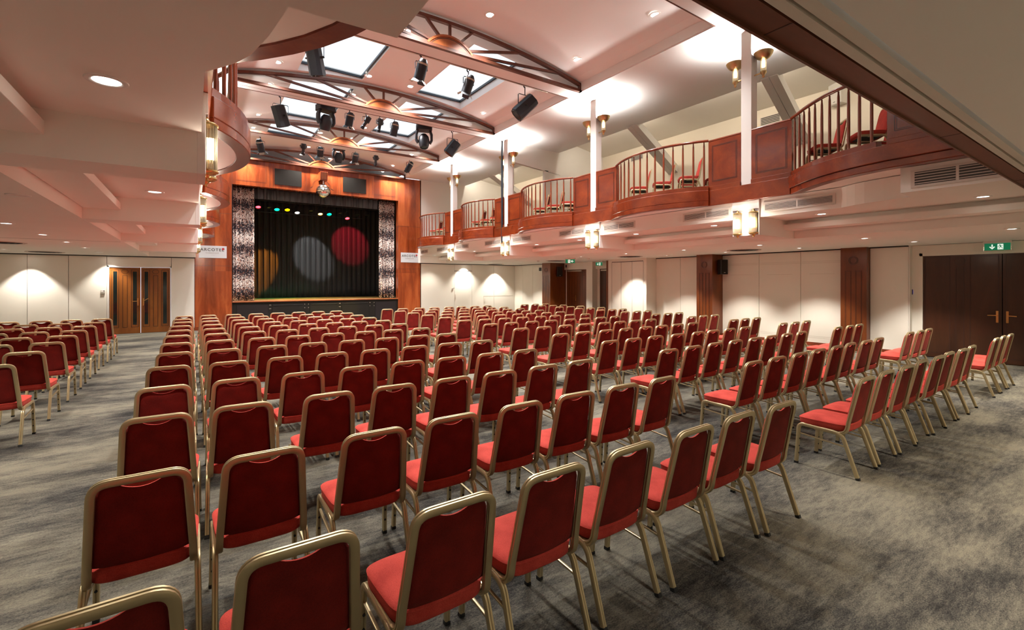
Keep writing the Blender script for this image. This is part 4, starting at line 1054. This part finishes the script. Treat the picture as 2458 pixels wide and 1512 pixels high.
# ------------------------------------------------------------------ banquet chairs
def chair_meshes():
    fab, gold, pad = M['fabric'], M['gold'], M['pad']
    prof = rrect(.0125, .0115, .004, 2)
    # a fine groove along the outer faces of the section
    gp = [(.0125, .0085), (.0085, .0115), (-.0085, .0115), (-.0125, .0085), (-.0125, .003), (-.0095, 0), (-.0125, -.003), (-.0125, -.0085), (-.0085, -.0115), (.0085, -.0115), (.0125, -.0085), (.0125, -.003), (.0095, 0), (.0125, .003)]
    def smooth_path(pts, rads, n=6):
        out = [Vector(pts[0])]
        for i in range(1, len(pts) - 1):
            p = Vector(pts[i]); a = (Vector(pts[i - 1]) - p); b = (Vector(pts[i + 1]) - p); r = rads[i - 1]
            pa = p + a.normalized() * r; pb = p + b.normalized() * r
            for k in range(n + 1):
                t = k / n; out.append(pa * (1 - t) ** 2 + p * 2 * t * (1 - t) + pb * t * t)
        out.append(Vector(pts[-1])); return out
    res = []
    gb = [(a * 1.32, b_ * 1.25) for a, b_ in gp]; gl = [(a * 1.2, b_ * 1.2) for a, b_ in gp]
    # seat cushion
    s = MB(); n = 44
    base = []
    for i in range(n):
        t = 2 * PI * i / n; c, q = math.cos(t), math.sin(t); e = 2 / 5.0
        x = math.copysign(abs(c) ** e, c); y = math.copysign(abs(q) ** e, q)
        base.append((x * (.212 + .008 * y), .042 + y * .212))
    lay = [(.06, .383), (.012, .386), (.002, .397), (0, .425), (-.002, .444), (-.004, .450), (.000, .455), (.012, .462), (.04, .469), (.10, .475), (.15, .477)]
    for ins, z in lay:
        for (x, y) in base:
            fx = 1 - ins / .212; yy = .042 + (y - .042) * fx
            crown = -.012 * max(0, (yy - .19) / .065) ** 2 if z > .44 else 0
            s.v.append((x * fx, yy, z + crown))
    for j in range(len(lay) - 1):
        for i in range(n):
            s.f.append([j * n + i, j * n + (i + 1) % n, (j + 1) * n + (i + 1) % n, (j + 1) * n + i]); s.m.append(0)
    s.f.append(list(range(n - 1, -1, -1))); s.m.append(1); s.f.append([(len(lay) - 1) * n + i for i in range(n)]); s.m.append(0)
    res.append(('seat', s.mesh('seat', [fab, pad], 50)))
    # backrest
    b = MB(); nu, nv = 20, 12
    def half(u): return .178 * u
    def pt(u, v, side):
        au = abs(u)
        zt = .857 - .036 * max(0, 1 - (au / .60) ** 2) - .052 * (1 - math.sqrt(max(0, 1 - (max(0, au - .68) / .32) ** 2)))
        zb = .468 - .022 * (1 - u * u)
        z = zb + (zt - zb) * v; k = (z - .45) / .40
        x = u * (.184 - .026 * k)
        yc = -.158 - .078 * k + .010 * u * u
        bul = (1 - u ** 6) * (1 - (2 * v - 1) ** 6)
        edge = min(1, bul * 3) ** .5
        return (x, yc + (.004 + .026 * bul * edge if side > 0 else -.004 - .013 * edge), z)
    for side in (1, -1): b.grid(lambda p, q: pt(2 * p - 1, q, side), nu, nv)
    W = nu + 1; off_ = W * (nv + 1)
    rim = [i for i in range(W)] + [j * W + nu for j in range(1, nv + 1)] + [nv * W + i for i in range(nu - 1, -1, -1)] + [j * W for j in range(nv - 1, 0, -1)]
    for a, c in zip(rim, rim[1:] + rim[:1]): b.f.append([a, c, off_ + c, off_ + a]); b.m.append(0)
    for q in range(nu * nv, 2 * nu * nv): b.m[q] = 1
    res.append(('backrest', b.mesh('backrest', [fab, M['fabricshade']], 60)))
    # back frame: one bent tube
    pts = [(.197, .10, .372), (.197, -.160, .372), (.194, -.170, .47), (.170, -.252, .868), (-.170, -.252, .868), (-.194, -.170, .47), (-.197, -.160, .372), (-.197, .10, .372)]
    path = smooth_path(pts, [.075, .02, .062, .062, .02, .075], 7)
    res.append(('back_frame', MB().tube(path, gb, up=(0, 1, .18)).mesh('back_frame', gold, 40)))
    for sx in (-1, 1):
        f = smooth_path([(sx * .218, .252, 0), (sx * .212, .228, .388), (sx * .212, .15, .383)], [.05], 6)
        l = MB().tube(f, gl, up=(1, 0, 0))
        for z in (.10, .17, .24): 
            y = .252 - .024 * z / .388; l.cyl((sx * .2155, y - .012, z), (sx * .2155, y - .0185, z), .007, 8, mi=1)
        res.append(('leg', l.mesh('leg', [gold, pad], 40)))
        f = smooth_path([(sx * .212, -.05, .376), (sx * .212, -.128, .372), (sx * .218, -.255, 0)], [.055], 6)
        l = MB().tube(f, gl, up=(1, 0, 0))
        res.append(('leg', l.mesh('leg', [gold, pad], 40)))
        res.append(('seat_rail', MB().tube([(sx * .212, .16, .3835), (sx * .212, -.06, .3765)], gl, up=(1, 0, 0)).mesh('seat_rail', gold, 40)))
        res.append(('stretcher', MB().tube([(sx * .2125, .232, .295), (sx * .2145, -.150, .268)], rrect(.006, .008, .003, 2), up=(1, 0, 0)).mesh('stretcher', gold, 40)))
    return res
CH = chair_meshes()
CAPS = [MB().tube([(sx * .2182, yb, -.0005), (sx * .2179, yt, .02)], rrect(.0162, .0150, .004, 2), up=(1, 0, 0)).mesh('foot_cap', M['pad'])
        for sx in (-1, 1) for yb, yt in ((.2525, .2515), (-.2555, -.249))]
def chair(x, y, z, rz, label, group):
    r = thing('banquet_chair', label, 'chair', (x, y, z), rz, group)
    k = 0
    for nm, me in CH:
        o = link(nm, me, r)
        if nm == 'leg': link('foot_cap', CAPS[k], o); k += 1
    return r
ROWS = [14.25, 13.16, 12.18, 11.17, 10.19, 9.18, 8.09, 7.0, 5.89, 4.79, 3.77, 2.68, 1.65]      # y of the back rests, stage first
rnd = random.Random(11)
BLK = [('middle block', 'left aisle', [-.20, .31, .87, 1.39, 1.93, 2.46, 2.98, 3.50], 0, 1),
       ('right block', 'centre aisle', [5.03, 5.56, 6.10, 6.63, 7.18, 7.66, 8.18, 8.70], 0, 1),
       ('block along the right wall', 'block aisle', [10.14, 10.64, 11.14], 0.02, 1),
       ('block beside the left wall', 'left aisle', [-1.69, -2.20, -2.70, -3.20, -3.72], -.006, -1)]
def project(x, y, z):
    s_, c_ = math.sin(math.radians(34.47)), math.cos(math.radians(34.47))
    zc = x * s_ + y * c_; xc = x * c_ - y * s_
    return 1229 + 1113 * xc / max(zc, .01), 675.5 - 1113 * (z - 1.75) / max(zc, .01)
for bi, (blk, aisle, xs, dr, sg_) in enumerate(BLK):
    for j, y in enumerate(ROWS):
        for i, x in enumerate(xs):
            xx = x + dr * (12 - j); 
            if bi == 0 and j == 12: xx -= .02
            u, v_ = project(xx, y, .8)
            if bi == 3 and u < -45: continue
            if bi == 3:
                lab = 'red banquet chair, %s from left aisle, %s row from the stage, left block' % (ORD[i + 1], ORD[j + 1])
            elif bi == 0: lab = 'red banquet chair, %s from the left aisle, %s row from the stage, middle block' % (ORD[i + 1], ORD[j + 1])
            elif bi == 1: lab = 'red banquet chair, %s from the centre aisle, %s row from the stage, right block' % (ORD[i + 1], ORD[j + 1])
            else: lab = 'red banquet chair, %s from the wall, %s row from the stage, right wall block' % (ORD[3 - i], ORD[j + 1])
            chair(xx + rnd.uniform(-.012, .012), y + .25 + rnd.uniform(-.015, .015), 0, rnd.uniform(-.03, .03), lab, 'red banquet chairs in the %s' % blk)
# chairs on the right balcony, turned towards the stage
BC = [(8.95, 3.50), (8.72, 2.82), (8.62, 2.12), (9.50, 2.95), (9.45, 2.2),
      (9.12, 7.66), (9.12, 6.97), (9.12, 6.27), (9.76, 6.75), (9.76, 6.03),
      (9.12, 11.60), (9.10, 10.90), (9.08, 10.20), (9.76, 10.70), (9.76, 9.98),
      (9.12, 15.55), (9.10, 14.85), (9.08, 14.15), (9.76, 14.65),
      (9.10, 19.35), (9.10, 18.65), (9.08, 17.95)]
bayn = ['large curved', 'second', 'third', 'fourth', 'end']
cnt = {}
for x, y in BC:
    b_ = 0 if y < 4 else 1 if y < 9 else 2 if y < 13 else 3 if y < 17 else 4
    row = 'front' if x < 9.4 else 'back'
    k = cnt[(b_, row)] = cnt.get((b_, row), 0) + 1
    chair(x, y, 3.6, math.radians(42), 'red balcony chair behind the %s balustrade, %s row, %s from the stage' % (bayn[b_], row, ORD[k]), 'red chairs on the right balcony')

# ------------------------------------------------------------------ world, camera, render look
w = bpy.data.worlds.new('sky'); scene.world = w; w.use_nodes = True
bg = w.node_tree.nodes['Background']; bg.inputs[0].default_value = (.86, .93, 1.0, 1); bg.inputs[1].default_value = 1.25
cd = bpy.data.cameras.new('camera'); cam = bpy.data.objects.new('camera', cd); COL.objects.link(cam)
cam.location = (0, 0, 1.75); cam.rotation_euler = (PI / 2, 0, -math.radians(34.47))
cd.sensor_width = 36; cd.lens = 1113 / 2458 * 36; cd.shift_y = -80.5 / 2458; cd.clip_start = .02
scene.camera = cam
scene.view_settings.view_transform = 'Standard'; scene.view_settings.look = 'None'; scene.view_settings.gamma = 1; scene.view_settings.use_curve_mapping = False
scene.view_settings.exposure = 0.40
cy = scene.cycles
cy.use_denoising = True
cy.max_bounces = 9; cy.diffuse_bounces = 7; cy.glossy_bounces = 3; cy.transmission_bounces = 4; cy.transparent_max_bounces = 6
cy.caustics_reflective = False; cy.caustics_refractive = False
cy.sample_clamp_indirect = 4.0
